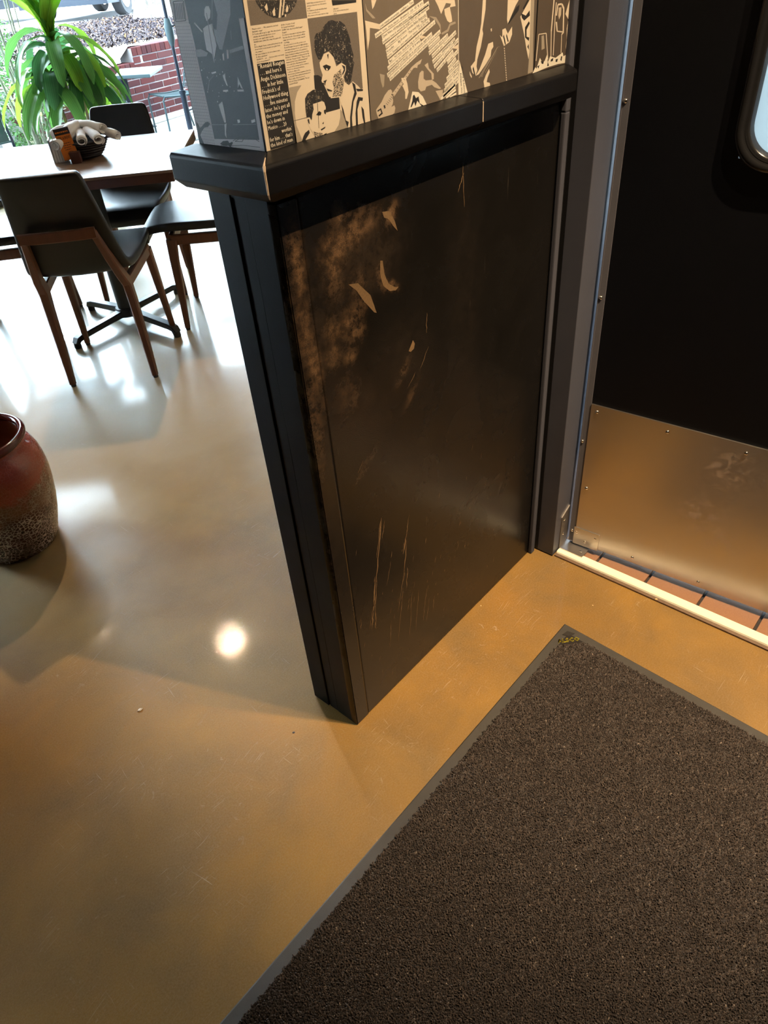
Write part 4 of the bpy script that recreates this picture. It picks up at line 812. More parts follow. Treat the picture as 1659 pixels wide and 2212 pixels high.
# ------------------------------------------------------------------ dining chairs
VINYL = plain('black_vinyl', (0.010, 0.011, 0.015), 0.40, var=0.2, vscale=8, bump=0.12, bscale=900)
WAL = NT('walnut_frame'); wg = WAL.noise(1, 5, 0.6, vec=WAL.mapping((60, 60, 7)), dist=0.6)
WAL.base(WAL.mix(wg, (0.085, 0.030, 0.016), (0.17, 0.065, 0.034))); WAL.rough(0.38); WAL = WAL.m
FOOTM = plain('glide_dark', (0.02, 0.018, 0.016), 0.5)
def shell_mesh():
    # (y, z, half width, wrap): from the front edge of the seat to the top of the back
    st = [(0.545, 0.452, 0.195, 0), (0.555, 0.468, 0.205, 0), (0.545, 0.484, 0.210, 0), (0.49, 0.494, 0.222, 0.002), (0.38, 0.489, 0.229, 0.006), (0.26, 0.481, 0.229, 0.010), (0.14, 0.476, 0.225, 0.014),
          (0.06, 0.480, 0.222, 0.018), (0.015, 0.497, 0.218, 0.020), (-0.012, 0.530, 0.212, 0.022), (-0.028, 0.575, 0.205, 0.022), (-0.045, 0.64, 0.196, 0.022), (-0.062, 0.71, 0.187, 0.020), (-0.080, 0.79, 0.176, 0.016), (-0.096, 0.86, 0.166, 0.012), (-0.104, 0.898, 0.158, 0.010), (-0.107, 0.912, 0.145, 0.010)]
    nx = 12; P = []
    for i, (y, z, w, wr) in enumerate(st):
        a = Vector((st[max(i - 1, 0)][0], st[max(i - 1, 0)][1])); b = Vector((st[min(i + 1, len(st) - 1)][0], st[min(i + 1, len(st) - 1)][1]))
        d = (b - a).normalized(); nrm = Vector((-d.y, d.x)) * -1   # towards the sitter
        if i < 3: nrm = Vector((0, 1))
        row = []
        for j in range(nx + 1):
            u = -1 + 2 * j / nx
            lift = wr * abs(u) ** 2.2
            row.append((u * w, y + nrm.x * lift, z + nrm.y * lift))
        P.append(row)
    vs = [p for r in P for p in r]; n = nx + 1
    fs = [(i * n + j, i * n + j + 1, (i + 1) * n + j + 1, (i + 1) * n + j) for i in range(len(P) - 1) for j in range(nx)]
    return vs, fs
def make_chair():
    root = empty('dining_chair')
    vs, fs = shell_mesh()
    me = bpy.data.meshes.new('seat_shell'); me.from_pydata(vs, [], fs); me.materials.append(VINYL)
    bm = bmesh.new(); bm.from_mesh(me); bmesh.ops.recalc_face_normals(bm, faces=bm.faces)
    bmesh.ops.solidify(bm, geom=list(bm.faces), thickness=0.040); bm.to_mesh(me); bm.free()
    bm = bmesh.new(); bm.from_mesh(me); zmin = 9
    bm.to_mesh(me); bm.free(); smooth_mesh(me, True)
    o = link(bpy.data.objects.new('seat_shell', me)); o.parent = root
    bv = o.modifiers.new('soft', 'BEVEL'); bv.width = 0.010; bv.segments = 2; bv.limit_method = 'ANGLE'; bv.angle_limit = 0.9
    subsurf(o, 1)
    for s in (-1, 1):
        MB().tube([(s * 0.138, -0.083, 0.690), (s * 0.152, -0.048, 0.60), (s * 0.170, -0.002, 0.50), (s * 0.178, 0.040, 0.440), (s * 0.182, 0.034, 0.36), (s * 0.187, 0.016, 0.15), (s * 0.190, 0.0, 0.012)],
                  1, sq=[(0.013, 0.015), (0.015, 0.019), (0.017, 0.026), (0.018, 0.030), (0.018, 0.024), (0.016, 0.019), (0.013, 0.014)], up=(0, 1, 0)).build('rear_leg', WAL, root, smooth=0.5)
        MB().tube([(s * 0.205, 0.44, 0.455), (s * 0.209, 0.448, 0.36), (s * 0.217, 0.456, 0.18), (s * 0.225, 0.465, 0.012)],
                  1, sq=[(0.018, 0.026), (0.018, 0.022), (0.015, 0.017), (0.012, 0.013)], up=(0, 1, 0)).build('front_leg', WAL, root, smooth=0.5)
        MB().tube([(s * 0.178, 0.035, 0.438), (s * 0.190, 0.20, 0.444), (s * 0.205, 0.44, 0.452)], 1, sq=[(0.014, 0.024)] * 3, up=(0, 0, 1)).build('side_rail', WAL, root, smooth=0.5)
        for (x, y) in ((s * 0.190, 0.0), (s * 0.225, 0.465)):
            MB().lathe([(0.0, 0.0), (0.011, 0.0), (0.012, 0.003), (0.012, 0.013), (0.0, 0.013)], (x, y, 0), 12).build('glide', FOOTM, root)
    MB().tube([(-0.150, -0.0905, 0.690), (-0.08, -0.099, 0.690), (0, -0.101, 0.690), (0.08, -0.099, 0.690), (0.150, -0.0905, 0.690)], 1, sq=[(0.010, 0.021)] * 5, up=(0, 0, 1)).build('back_rail', WAL, root, smooth=0.5)
    MB().tube([(-0.205, 0.44, 0.450), (0.205, 0.44, 0.450)], 1, sq=[(0.014, 0.026)] * 2, up=(0, 0, 1)).build('front_rail', WAL, root, smooth=0.5)
    return root
U = Vector((0.730, -0.683)); Vv_ = Vector((0.683, 0.730))
def uv(u, v): return Vector((U.x * u + Vv_.x * v, U.y * u + Vv_.y * v))
def face_angle(dx, dy): return math.atan2(dy, dx) - PI / 2   # chair's +y turned to (dx, dy)
ch = make_chair()
spots = [(-0.976, 2.049, face_angle(Vv_.x, Vv_.y) + 0.0, 'black dining chair seen from behind, tucked at the near side of the wooden table'),
         (-0.985, 3.545, face_angle(-Vv_.x, -Vv_.y), 'black dining chair on the far side of the wooden table, behind the white napkins'),
         (-0.225, 2.79, face_angle(-U.x, -U.y), 'black dining chair at the table end, partly hidden by the stub wall'),
         (-1.83, 2.85, face_angle(U.x, U.y), 'black dining chair cut off by the photo edge, turned sideways left of the others')]
for i, (u, v, a, lab) in enumerate(spots):
    o = ch if i == 0 else copy_tree(ch)
    p = uv(u, v); o.location = (p.x, p.y, 0); o.rotation_euler = (0, 0, a)
    tag(o, lab, 'chair', group='black dining chairs round the table')
# ------------------------------------------------------------------ dining table on a spider pedestal
TW = NT('table_wood'); tgn = TW.noise(1, 6, 0.65, vec=TW.mapping((3, 26, 8)), dist=1.6)
TW.base(TW.mix(tgn, (0.15, 0.095, 0.065), (0.30, 0.21, 0.155))); TW.rough(0.34); TW.b.inputs['Specular IOR Level'].default_value = 0.35
TW.bump(tgn, 0.1, 0.001)
TD = plain('table_edge_dark', (0.085, 0.030, 0.020), 0.42, var=0.3, vscale=12)
pc = Vector((1.145, 2.725))
tb = empty('dining_table', (pc.x, pc.y, 0), math.atan2(U.y, U.x))
tag(tb, 'long wooden dining table with dark edges and an iron spider foot', 'table')
du = -0.5497 - pc.dot(U); dv0 = 2.399 - pc.dot(Vv_)
def lbox(mb, u0, u1, v0, v1, z0, z1, chm=0): return mb.box((u0, v0, z0), (u1, v1, z1), ch=chm)
top = MB(); 
for k_ in range(6):
    w0 = dv0 + 0.945 * k_ / 6; w1 = dv0 + 0.945 * (k_ + 1) / 6
    MB().box((du - 1.95, w0 + 0.0004, 0.788), (du, w1 - 0.0004, 0.8), ch=0.0008).build('top_plank', TW.m, tb)
MB().box((du - 1.949, dv0 + 0.001, 0.750), (du - 0.001, dv0 + 0.944, 0.788), ch=0.003).build('top_edge', TD, tb)
IRON = plain('black_cast_iron', (0.022, 0.024, 0.027), 0.36, var=0.2, vscale=20)
MB().tube([(0, 0, 0.06), (0, 0, 0.74)], 0.044, 24).build('pedestal_column', IRON, tb, smooth=0.6)
MB().box((-0.3, -0.03, 0.735), (0.3, 0.03, 0.75)).box((-0.03, -0.3, 0.735), (0.03, 0.3, 0.75)).build('top_spider', IRON, tb)
MB().lathe([(0.0, 0.085), (0.058, 0.085), (0.066, 0.07), (0.066, 0.045), (0.0, 0.045)], seg=24).build('hub', IRON, tb, smooth=0.6)
for (ex, ey) in ((0.783, 2.662), (1.163, 2.315), (1.11, 3.074), (1.540, 2.835)):
    d = Vector((ex, ey)) - pc; L = d.length; a = math.atan2(d.y, d.x) - math.atan2(U.y, U.x)
    dx, dy = math.cos(a), math.sin(a)
    f = lambda s, z: (dx * s, dy * s, z)
    MB().tube([f(0.03, 0.062), f(0.12, 0.058), f(L - 0.05, 0.050), f(L - 0.015, 0.042), f(L, 0.024)], 1, sq=[(0.026, 0.018), (0.024, 0.016), (0.023, 0.015), (0.022, 0.014), (0.019, 0.012)], up=(0, 0, 1)).build('foot', IRON, tb, smooth=0.6)
    MB().lathe([(0.0, 0.0), (0.017, 0.0), (0.019, 0.006), (0.017, 0.030), (0.0, 0.030)], f(L - 0.006, 0), 16).build('glide', FOOTM, tb, smooth=0.6)
# second pedestal of the long table, left of the photo edge
MB().tube([(-0.95, 0.0, 0.0), (-0.95, 0.0, 0.75)], 0.044, 24).build('pedestal_column', IRON, tb, smooth=0.6)
# ------------------------------------------------------------------ things on the table
ZT = 0.8
bc = Vector((1.225, 2.80)); 
def at_uv(du_, dv_): return bc + U * du_ + Vv_ * dv_
bowl = empty('ribbed_bowl', (bc.x, bc.y, ZT)); tag(bowl, 'black ribbed bowl full of rolled white napkins on the wooden table', 'bowl')
BK = plain('bowl_black', (0.016, 0.017, 0.022), 0.35)
prof = [(0.0, 0.0), (0.060, 0.0), (0.066, 0.003)]
for i in range(7):
    z = 0.006 + i * 0.0105; r = 0.070 + 0.042 * (i / 6) ** 0.8
    prof += [(r, z), (r + 0.004, z + 0.003), (r + 0.004, z + 0.0075), (r, z + 0.0095)]
MB().lathe(prof + [(0.108, 0.080), (0.100, 0.074), (0.085, 0.040), (0.0, 0.02)], seg=48).build('bowl_body', BK, bowl, smooth=0.5)
NAP = plain('napkin_cloth', (0.92, 0.92, 0.93), 0.85, var=0.05, vscale=60, bump=0.2, bscale=500)
def napkin(c, d, L, r, sag, label):
    d = Vector(d).normalized(); c = Vector(c); n = 9; outer, inner = [], []
    pts = [c + d * L * (i / (n - 1) - 0.5) - Vector((0, 0, sag * (2 * i / (n - 1) - 1) ** 2)) for i in range(n)]
    rs = [r * (1.0 + 0.10 * math.sin(i * 1.7 + c.x * 60) + 0.12 * abs(2 * i / (n - 1) - 1)) for i in range(n)]
    mb = MB(); side = d.cross(Vector((0, 0, 1))).normalized(); upv = side.cross(d).normalized(); vs = []; seg = 20; turns = 1.6; m_ = 34
    for i in range(n):     # a spiral roll of cloth
        for k_ in range(m_):
            a = 2 * PI * turns * k_ / (m_ - 1) + 0.5; rr = rs[i] * (0.55 + 0.45 * k_ / (m_ - 1))
            vs.append(pts[i] + side * math.cos(a) * rr * 1.08 + upv * math.sin(a) * rr * 0.9)
    fs = [(i * m_ + k_, i * m_ + k_ + 1, (i + 1) * m_ + k_ + 1, (i + 1) * m_ + k_) for i in range(n - 1) for k_ in range(m_ - 1)]
    mb.add(vs, fs); o = mb.build('napkin_roll', NAP, None, smooth=True)
    sl = o.modifiers.new('cloth', 'SOLIDIFY'); sl.thickness = 0.003
    tag(o, label, 'napkin', group='rolled napkins in the bowl'); return o
vd = Vector((0.78, -0.62, 0)); 
NP = [((-0.065, -0.055, 0.098), (-0.45, -1.0, -0.16), 0.17, 0.026, 0.006, 'white napkin roll pointing to the viewer, left of the bowl beside the orange card'),
      ((0.005, -0.048, 0.100), (0.25, -1.0, -0.10), 0.16, 0.022, 0.006, 'white napkin roll in the middle of the bowl, flattened end showing'),
      ((0.060, -0.040, 0.102), (0.55, -1.0, -0.16), 0.17, 0.024, 0.007, 'white napkin roll with its open end facing the viewer over the bowl rim'),
      ((0.095, 0.020, 0.100), (1.0, -0.50, -0.20), 0.17, 0.024, 0.007, 'white napkin roll hanging over the right side of the bowl'),
      ((-0.035, 0.02, 0.132), (-0.2, -1.0, -0.02), 0.18, 0.024, 0.010, 'white napkin roll lying on top of the others in the bowl'),
      ((0.035, 0.03, 0.130), (0.9, -0.6, -0.06), 0.18, 0.024, 0.012, 'white napkin roll lying crosswise on top of the pile'),
      ((-0.085, 0.075, 0.118), (-1.0, -0.05, -0.18), 0.15, 0.026, 0.008, 'white napkin roll hanging over the left side of the bowl behind the caddy')]
for c, d, L, r, s, lab in NP:
    q_ = bc + U * c[0] + Vv_ * c[1]; dd = U * d[0] + Vv_ * d[1]
    napkin((q_.x, q_.y, ZT + c[2]), (dd.x, dd.y, d[2]), L, r, s, lab)
# orange card in a wooden block, and the metal caddy behind it
kc = Vector((1.123, 2.728)); ang = math.atan2(U.y, U.x) + 0.10
card = empty('menu_card', (kc.x, kc.y, ZT), ang); tag(card, 'orange drinks card standing in a small dark wooden block on the table', 'card')
OR = plain('card_orange', (0.80, 0.22, 0.02), 0.5); DK = plain('card_dark_band', (0.03, 0.018, 0.02), 0.5)
tilt = Matrix.Rotation(math.radians(-4), 4, 'X') @ Matrix.Rotation(math.radians(-6), 4, 'Y')
cb = lambda a, b: MB().box(a, b, M=tilt)
cb((-0.052, 0.0045, 0.018), (0.018, 0.0060, 0.150)).build('card_sheet', OR, card)
cb((-0.0522, 0.0040, 0.123), (0.0182, 0.0065, 0.151)).build('dark_band', DK, card)
ct = MB()
def card_text(s, x, z, size, width, mb):
    Vx, Fx = text_verts(s, size); x0 = min(v.x for v in Vx); x1 = max(v.x for v in Vx); kx = width / (x1 - x0)
    mb.add([tilt @ Vector((x + (v.x - x0) * kx, 0.0036, z + v.y)) for v in Vx], Fx)
def dashes(mb, x0, x1, z, h, y=0.0036):
    x = x0
    while x < x1:
        w = random.uniform(0.003, 0.009); mb.add([tilt @ Vector(p) for p in ((x, y, z), (min(x + w, x1), y, z), (min(x + w, x1), y, z + h), (x, y, z + h))], [(0, 1, 2, 3)]); x += w + 0.0022
dashes(ct, -0.047, 0.014, 0.131, 0.006, 0.0036); tag(ct.build('band_print', OR, card), kind='stuff')
ct = MB()
for dz in (0, 0.0005): card_text('STEEL & BREWS', -0.047, 0.103 + dz, 0.0175, 0.060, ct)
for i, w in enumerate((0.044, 0.046, 0.030, 0.026)): dashes(ct, -0.017 - w / 2, -0.017 + w / 2, 0.086 - i * 0.009, 0.0026)
for i in range(24):
    x = -0.051 + i * 0.0029; ct.add([tilt @ Vector(p) for p in ((x, 0.0042, 0.123), (x + 0.0016, 0.0042, 0.123), (x + 0.0008, 0.0042, 0.1205))], [(0, 1, 2)])
for i in range(10):
    a0, a1 = PI * i / 10, PI * (i + 1) / 10
    for rr in (0.011, 0.015):
        ct.add([tilt @ Vector((-0.010 + math.cos(a) * r_, 0.0036, 0.040 + math.sin(a) * r_ * 0.8)) for a, r_ in ((a0, rr), (a1, rr), (a1, rr + 0.0012), (a0, rr + 0.0012))], [(0, 1, 2, 3)])
tag(ct.build('dark_print', DK, card), kind='stuff')
BLK = plain('block_red_brown', (0.075, 0.022, 0.018), 0.45, var=0.3, vscale=40)
MB().box((-0.020, -0.030, 0.0), (0.024, 0.016, 0.048), ch=0.0015).build('wooden_block', BLK, card)
cad = empty('napkin_dispenser', (kc.x - U.x * 0.078 + Vv_.x * 0.045, kc.y - U.y * 0.078 + Vv_.y * 0.045, ZT), ang + 0.1); tag(cad, 'small chrome dispenser holding white paper napkins, behind the orange card', 'dispenser')
CHR = plain('chrome', (0.75, 0.77, 0.80), 0.12, metal=1.0)
MB().box((-0.036, -0.04, 0.0), (-0.031, 0.04, 0.105), ch=0.001).build('side_plate', CHR, cad)
MB().box((0.029, -0.04, 0.0), (0.034, 0.04, 0.105), ch=0.001).build('side_plate', CHR, cad)
MB().box((-0.032, -0.04, 0.0), (0.030, 0.04, 0.006)).build('base_plate', CHR, cad)
for i in range(5): MB().box((-0.029 + i * 0.0115, -0.034, 0.006), (-0.019 + i * 0.0115, 0.036, 0.096), ch=0.002).build('paper_stack', NAP, cad)
# ------------------------------------------------------------------ outside: patio, brick wall, bed, street
PATIO = NT('patio_concrete'); PATIO.base(PATIO.mix(PATIO.noise(6, 6, 0.7), (0.11, 0.105, 0.10), (0.19, 0.18, 0.17))); PATIO.rough(0.85); PATIO = PATIO.m
e3 = Vector((0.970, 0.243)); n3 = Vector((-0.243, 0.970)); W0_ = Vector((4.80, 8.19)); wang = math.atan2(0.243, 0.970)
tag(MB().box((-6, 6.05, -0.2), (14, 10, 0.0)).build('patio_ground', PATIO), kind='structure')
wall = empty('garden_wall', (W0_.x, W0_.y, 0), wang); tag(wall, kind='structure')
MORT = plain('mortar_white', (0.15, 0.145, 0.15), 0.9, var=0.15, vscale=40)
S0, S1, ST0 = -1.80, 2.4, 0.262
MB().box((ST0, 0.008, 0.0), (S1, 0.22, 0.775)).box((S0, 0.008, 0.0), (ST0, 0.22, 0.625)).build('mortar_core', MORT, wall)
BRM = []
for i, c in enumerate(((0.034, 0.0085, 0.0088), (0.041, 0.011, 0.011), (0.025, 0.0075, 0.009), (0.036, 0.013, 0.014))):
    t = NT('brick_red_%d' % i); t.base(t.mix(t.noise(30, 5, 0.7), tuple(x * 0.75 for x in c), tuple(x * 1.2 for x in c))); t.rough(0.85); BRM.append(t.m)
CH, BLn = 0.0767, 0.272
bme = [MB().box((0.006, 0.0, 0.006), (BLn - 0.006, 0.10, CH - 0.006), ch=0.004).mesh('brick', m_) for m_ in BRM]
hme = [MB().box((0.006, 0.0, 0.006), (BLn / 2 - 0.006, 0.10, CH - 0.006), ch=0.004).mesh('brick', m_) for m_ in BRM]
sme = [MB().box((0.004, -0.004, 0.005), (0.082, 0.21, 0.094), ch=0.005).mesh('brick', m_) for m_ in BRM]
def put(me, s, z):
    o = link(bpy.data.objects.new('brick', me)); o.parent = wall; o.location = (s, RNG.uniform(-0.002, 0.004), z)
for r in range(9):
    off = (0.0 if r % 2 else BLn / 2) + 0.02
    for i in range(-12, 12):
        s = i * BLn + off
        if s < S0 or s + BLn > S1: continue
        if r >= 7:
            if s + BLn < ST0 + 0.02: continue
            if s < ST0:
                put(hme[RNG.randint(4)], ST0 - 0.004, r * CH); continue
        put(bme[RNG.randint(4)], s, r * CH)
i = 0
while ST0 + 0.004 + i * 0.0865 < S1 - 0.09: put(sme[RNG.randint(4)], ST0 + 0.004 + i * 0.0865, 0.69); i += 1
i = 0
while ST0 - (i + 1) * 0.0865 > max(S0, -1.7): put(sme[RNG.randint(4)], ST0 - (i + 1) * 0.0865, 0.54); i += 1
tag(MB().box((S0, -0.32, 0), (S1, 0.0, 0.012), M=Matrix.Translation((W0_.x, W0_.y, 0)) @ Matrix.Rotation(wang, 4, 'Z')).build('patio_kerb', plain('kerb_concrete', (0.13, 0.122, 0.11), 0.9, var=0.2, vscale=20)), kind='structure')
# planted bed covered with leaf litter, rising a little to the street
SOIL = plain('bed_soil_pale', (0.16, 0.13, 0.11), 0.95, var=0.3, vscale=6)
def wl(s, d): p = W0_ + e3 * s + n3 * d; return p.x, p.y
def bedz(s, d): return (0.60 if s < 0.2 else 0.75) + 0.02 * d + (0.13 * min(1, d / 1.5) if s < 0.2 else 0.03)
bv, bf = [], []
ns, nd = 26, 14
for a in range(ns + 1):
    for b_ in range(nd + 1):
        s, d = -1.8 + 9 * a / ns, 0.05 + 4.2 * b_ / nd
        x, y = wl(s, d); bv.append((x, y, bedz(s, d) + 0.02 * math.sin(s * 5) * math.cos(d * 4)))
for a in range(ns):
    for b_ in range(nd): q0 = a * (nd + 1) + b_; bf.append((q0, q0 + nd + 1, q0 + nd + 2, q0 + 1))
tag(MB().add(bv, bf).build('bed_ground', SOIL), kind='structure')
LL = NT('leaf_litter'); la_ = LL.attr('tint'); LL.base(LL.ramp(la_, [(0.0, (0.006, 0.005, 0.008)), (0.45, (0.020, 0.016, 0.020)), (0.75, (0.06, 0.048, 0.045)), (0.92, (0.12, 0.055, 0.025)), (1.0, (0.20, 0.11, 0.03))])); LL.rough(0.9)
N = 30000
s = RNG.uniform(-1.75, 5.0, N); d = 0.30 + RNG.uniform(0.0, 1, N) ** 1.25 * 3.8
X = W0_.x + e3.x * s + n3.x * d; Y = W0_.y + e3.y * s + n3.y * d
Z = np.array([bedz(a, b_) for a, b_ in zip(s, d)]) + RNG.uniform(0.01, 0.045, N)
sz = RNG.uniform(0.010, 0.032, N); a1 = RNG.uniform(0, 2 * PI, N)
V = np.zeros((N, 4, 3)); nrm = RNG.normal(0, 0.5, (N, 2))
for k_, (ax, ay) in enumerate(((-1, 0), (0, -0.45), (1, 0), (0, 0.45))):
    lx, ly = ax * sz, ay * sz; V[:, k_, 0] = X + lx * np.cos(a1) - ly * np.sin(a1); V[:, k_, 1] = Y + lx * np.sin(a1) + ly * np.cos(a1)
    V[:, k_, 2] = Z + (V[:, k_, 0] - X) * nrm[:, 0] + (V[:, k_, 1] - Y) * nrm[:, 1] + (0.3 * sz if k_ in (0, 2) else 0)
o = npmesh('leaf_litter', V.reshape(-1, 3), np.arange(N * 4).reshape(N, 4), LL.m); tag(o, 'brown and grey leaf litter covering the bed behind the brick wall', 'leaf litter', kind='stuff')
at_ = o.data.attributes.new('tint', 'FLOAT', 'POINT'); at_.data.foreach_set('value', np.repeat(RNG.beta(1.3, 1.6, N), 4).astype(np.float32))
# street and far ground
STREET = plain('street_pale', (0.42, 0.42, 0.42), 0.9, var=0.15, vscale=3)
x0, y0 = wl(-14, 4.2); x1, y1 = wl(22, 4.2); x2, y2 = wl(22, 30); x3, y3 = wl(-14, 30)
tag(MB().add([(x0, y0, 0.86), (x1, y1, 0.86), (x2, y2, 0.95), (x3, y3, 0.95)], [(0, 1, 2, 3)]).build('street', STREET), kind='structure')
# tree trunk on the bed
tk = empty('tree_trunk', (8.25, 12.1, 0.85)); tag(tk, 'thick grey-barked tree trunk standing on the leaf-covered bed', 'tree')
BK_ = NT('bark_grey'); bn = BK_.noise(1, 5, 0.7, vec=BK_.mapping((7, 7, 1.6)), dist=1.0); BK_.base(BK_.mix(BK_.ramp(bn, [(0.38, 0), (0.6, 1)]), (0.05, 0.045, 0.04), (0.19, 0.18, 0.16))); BK_.rough(0.95); BK_.bump(bn, 1.0, 0.08)
tv = []; nr, nsg = 22, 40
for i in range(nr):
    z = -0.08 + 4.2 * (i / (nr - 1)) ** 1.5; r0 = 0.36 + 0.20 * math.exp(-(z + 0.08) / 0.22)
    for k_ in range(nsg):
        a = 2 * PI * k_ / nsg; r = r0 * (1 + 0.05 * math.sin(5 * a + z) + 0.035 * math.sin(11 * a + 2 * z) + 0.16 * math.exp(-(z + 0.08) / 0.15) * max(0, math.sin(4 * a + 0.6)))
        tv.append((r * math.cos(a), r * math.sin(a), z))
MB().add(tv, [(i * nsg + k_, i * nsg + (k_ + 1) % nsg, (i + 1) * nsg + (k_ + 1) % nsg, (i + 1) * nsg + k_) for i in range(nr - 1) for k_ in range(nsg)]).build('trunk', BK_.m, tk, smooth=True)
# parked cars, seen only up to their sills from here
def car(loc, rz, paint, label):
    c = empty('parked_car', loc, rz); tag(c, label, 'car', group='cars parked on the street')
    L, Wd = 4.4, 1.78
    side = [(-2.2, 0.42), (-2.15, 0.75), (-1.9, 0.93), (-1.35, 1.0), (-0.75, 1.42), (0.75, 1.44), (1.35, 1.02), (2.05, 0.90), (2.2, 0.62), (2.2, 0.42), (1.72, 0.40), (1.60, 0.62), (1.30, 0.70), (1.0, 0.62), (0.88, 0.36), (-0.90, 0.36), (-1.02, 0.62), (-1.32, 0.70), (-1.62, 0.62), (-1.74, 0.40)]
    bd_ = MB().prism(side, 1, -Wd / 2, Wd / 2).build('body', paint, c); bevel(bd_, 0.05, 3)
    MB().prism([(-2.18, 0.40), (2.18, 0.40), (2.18, 0.22), (-2.18, 0.22)], 1, -Wd / 2 + 0.03, Wd / 2 - 0.03).build('dark_sill', CARD, c)
    for sx in (-1.32, 1.30):
        for sy in (-1, 1):
            M_ = Matrix.Translation((sx, sy * 0.78, 0.31)) @ Matrix.Rotation(PI / 2, 4, 'X')
            w = MB().lathe([(0.0, -0.09), (0.20, -0.09), (0.29, -0.10), (0.31, -0.07), (0.31, 0.07), (0.29, 0.10), (0.20, 0.09), (0.0, 0.09)], seg=28, M=M_).build('tyre', TYRE, c, smooth=0.6)
            MB().lathe([(0.0, -0.105), (0.19, -0.098), (0.195, -0.08), (0.195, 0.08), (0.19, 0.098), (0.0, 0.105)], seg=20, M=M_).build('wheel_disc', CHR, w)
    for sy in (-1, 1):
        MB().prism([(-1.15, 1.0), (-0.72, 1.36), (0.70, 1.38), (1.15, 1.02)], 1, sy * (Wd / 2 + 0.002) - 0.004, sy * (Wd / 2 + 0.002) + 0.004).build('side_window', CGL, c)
CARD = plain('car_plastic_dark', (0.015, 0.019, 0.026), 0.5); TYRE = plain('tyre_rubber', (0.025, 0.025, 0.027), 0.8); CGL = plain('car_glass_dark', (0.03, 0.04, 0.05), 0.08)
car((9.3, 15.3, 0.88), 0.62, plain('car_paint_white', (0.75, 0.76, 0.78), 0.25), 'white parked car with a dark sill, beyond the bed beside the tree trunk')
car((7.2, 17.0, 0.90), 0.62, plain('car_paint_grey', (0.16, 0.18, 0.22), 0.25), 'grey parked car at the photo edge, above the potted plant')
# ------------------------------------------------------------------ patio furniture
TEAL = plain('patio_metal_grey_green', (0.028, 0.042, 0.046), 0.42, var=0.2, vscale=30)
PDK = plain('patio_metal_dark', (0.010, 0.013, 0.019), 0.45)
pt = empty('patio_table', (4.60, 7.75, 0)); tag(pt, 'grey-green metal patio table against the brick wall', 'table')
pcn = [(4.244, 7.418), (4.437, 7.034), (5.004, 7.603), (4.66, 7.97)]
q4 = [(x - 4.60, y - 7.75) for x, y in pcn]
MB().prism(q4, 2, 0.585, 0.622).build('table_top', TEAL, pt); bevel(pt.children[0], 0.006, 2)
MB().box((-0.045, 0.07, 0.012), (0.035, 0.15, 0.586), ch=0.006).build('post', PDK, pt)
MB().box((-0.22, -0.02, 0.0), (0.22, 0.24, 0.014), ch=0.004).build('base_plate', PDK, pt)
MB().box((-0.12, -0.02, 0.565), (0.18, 0.11, 0.586)).build('top_bracket', PDK, pt)
# parasol pole and base
um = empty('parasol', (4.591, 6.72, 0)); tag(um, 'dark closed parasol on a pole in a square white base on the patio', 'parasol')
MB().tube([(0, 0, 0.045), (0, 0, 0.44)], 0.030, 16).build('base_tube', PDK, um, smooth=0.6)
MB().tube([(0, 0, 0.40), (0, 0, 2.5)], 0.018, 14).build('pole', PDK, um, smooth=0.6)
MB().tube([(0, 0, 0.425), (0, 0, 0.455)], 0.037, 16).build('collar', PDK, um, smooth=0.6)
MB().tube([(0.03, -0.012, 0.26), (0.085, -0.03, 0.27)], [0.008, 0.008], 8).build('clamp_knob', PDK, um)
MB().box((-0.24, -0.24, 0.0), (0.24, 0.24, 0.05), ch=0.012).build('base_slab', plain('base_white', (0.72, 0.74, 0.76), 0.7), um)
cr = MB().tube([(0, 0, 0.86), (0, 0, 0.92), (0, 0, 1.02), (0, 0, 1.10)], [0.020, 0.040, 0.046, 0.030], 14).build('crank_housing', TEAL, um, smooth=0.6)
MB().tube([(0.02, -0.035, 1.03), (0.075, -0.07, 1.05), (0.10, -0.085, 1.09)], 0.009, 8).build('crank_handle', PDK, cr)
fb = []
for i, z in enumerate((1.45, 1.55, 1.8, 2.2, 2.6)):
    for k_ in range(24):
        a = 2 * PI * k_ / 24; r = (0.045, 0.10, 0.12, 0.09, 0.03)[i] * (1 + 0.25 * math.cos(8 * a)); fb.append((r * math.cos(a), r * math.sin(a), z))
MB().add(fb, [(i * 24 + k_, i * 24 + (k_ + 1) % 24, (i + 1) * 24 + (k_ + 1) % 24, (i + 1) * 24 + k_) for i in range(4) for k_ in range(24)]).build('folded_canopy', plain('canopy_cloth', (0.10, 0.11, 0.13), 0.9), um, smooth=True)
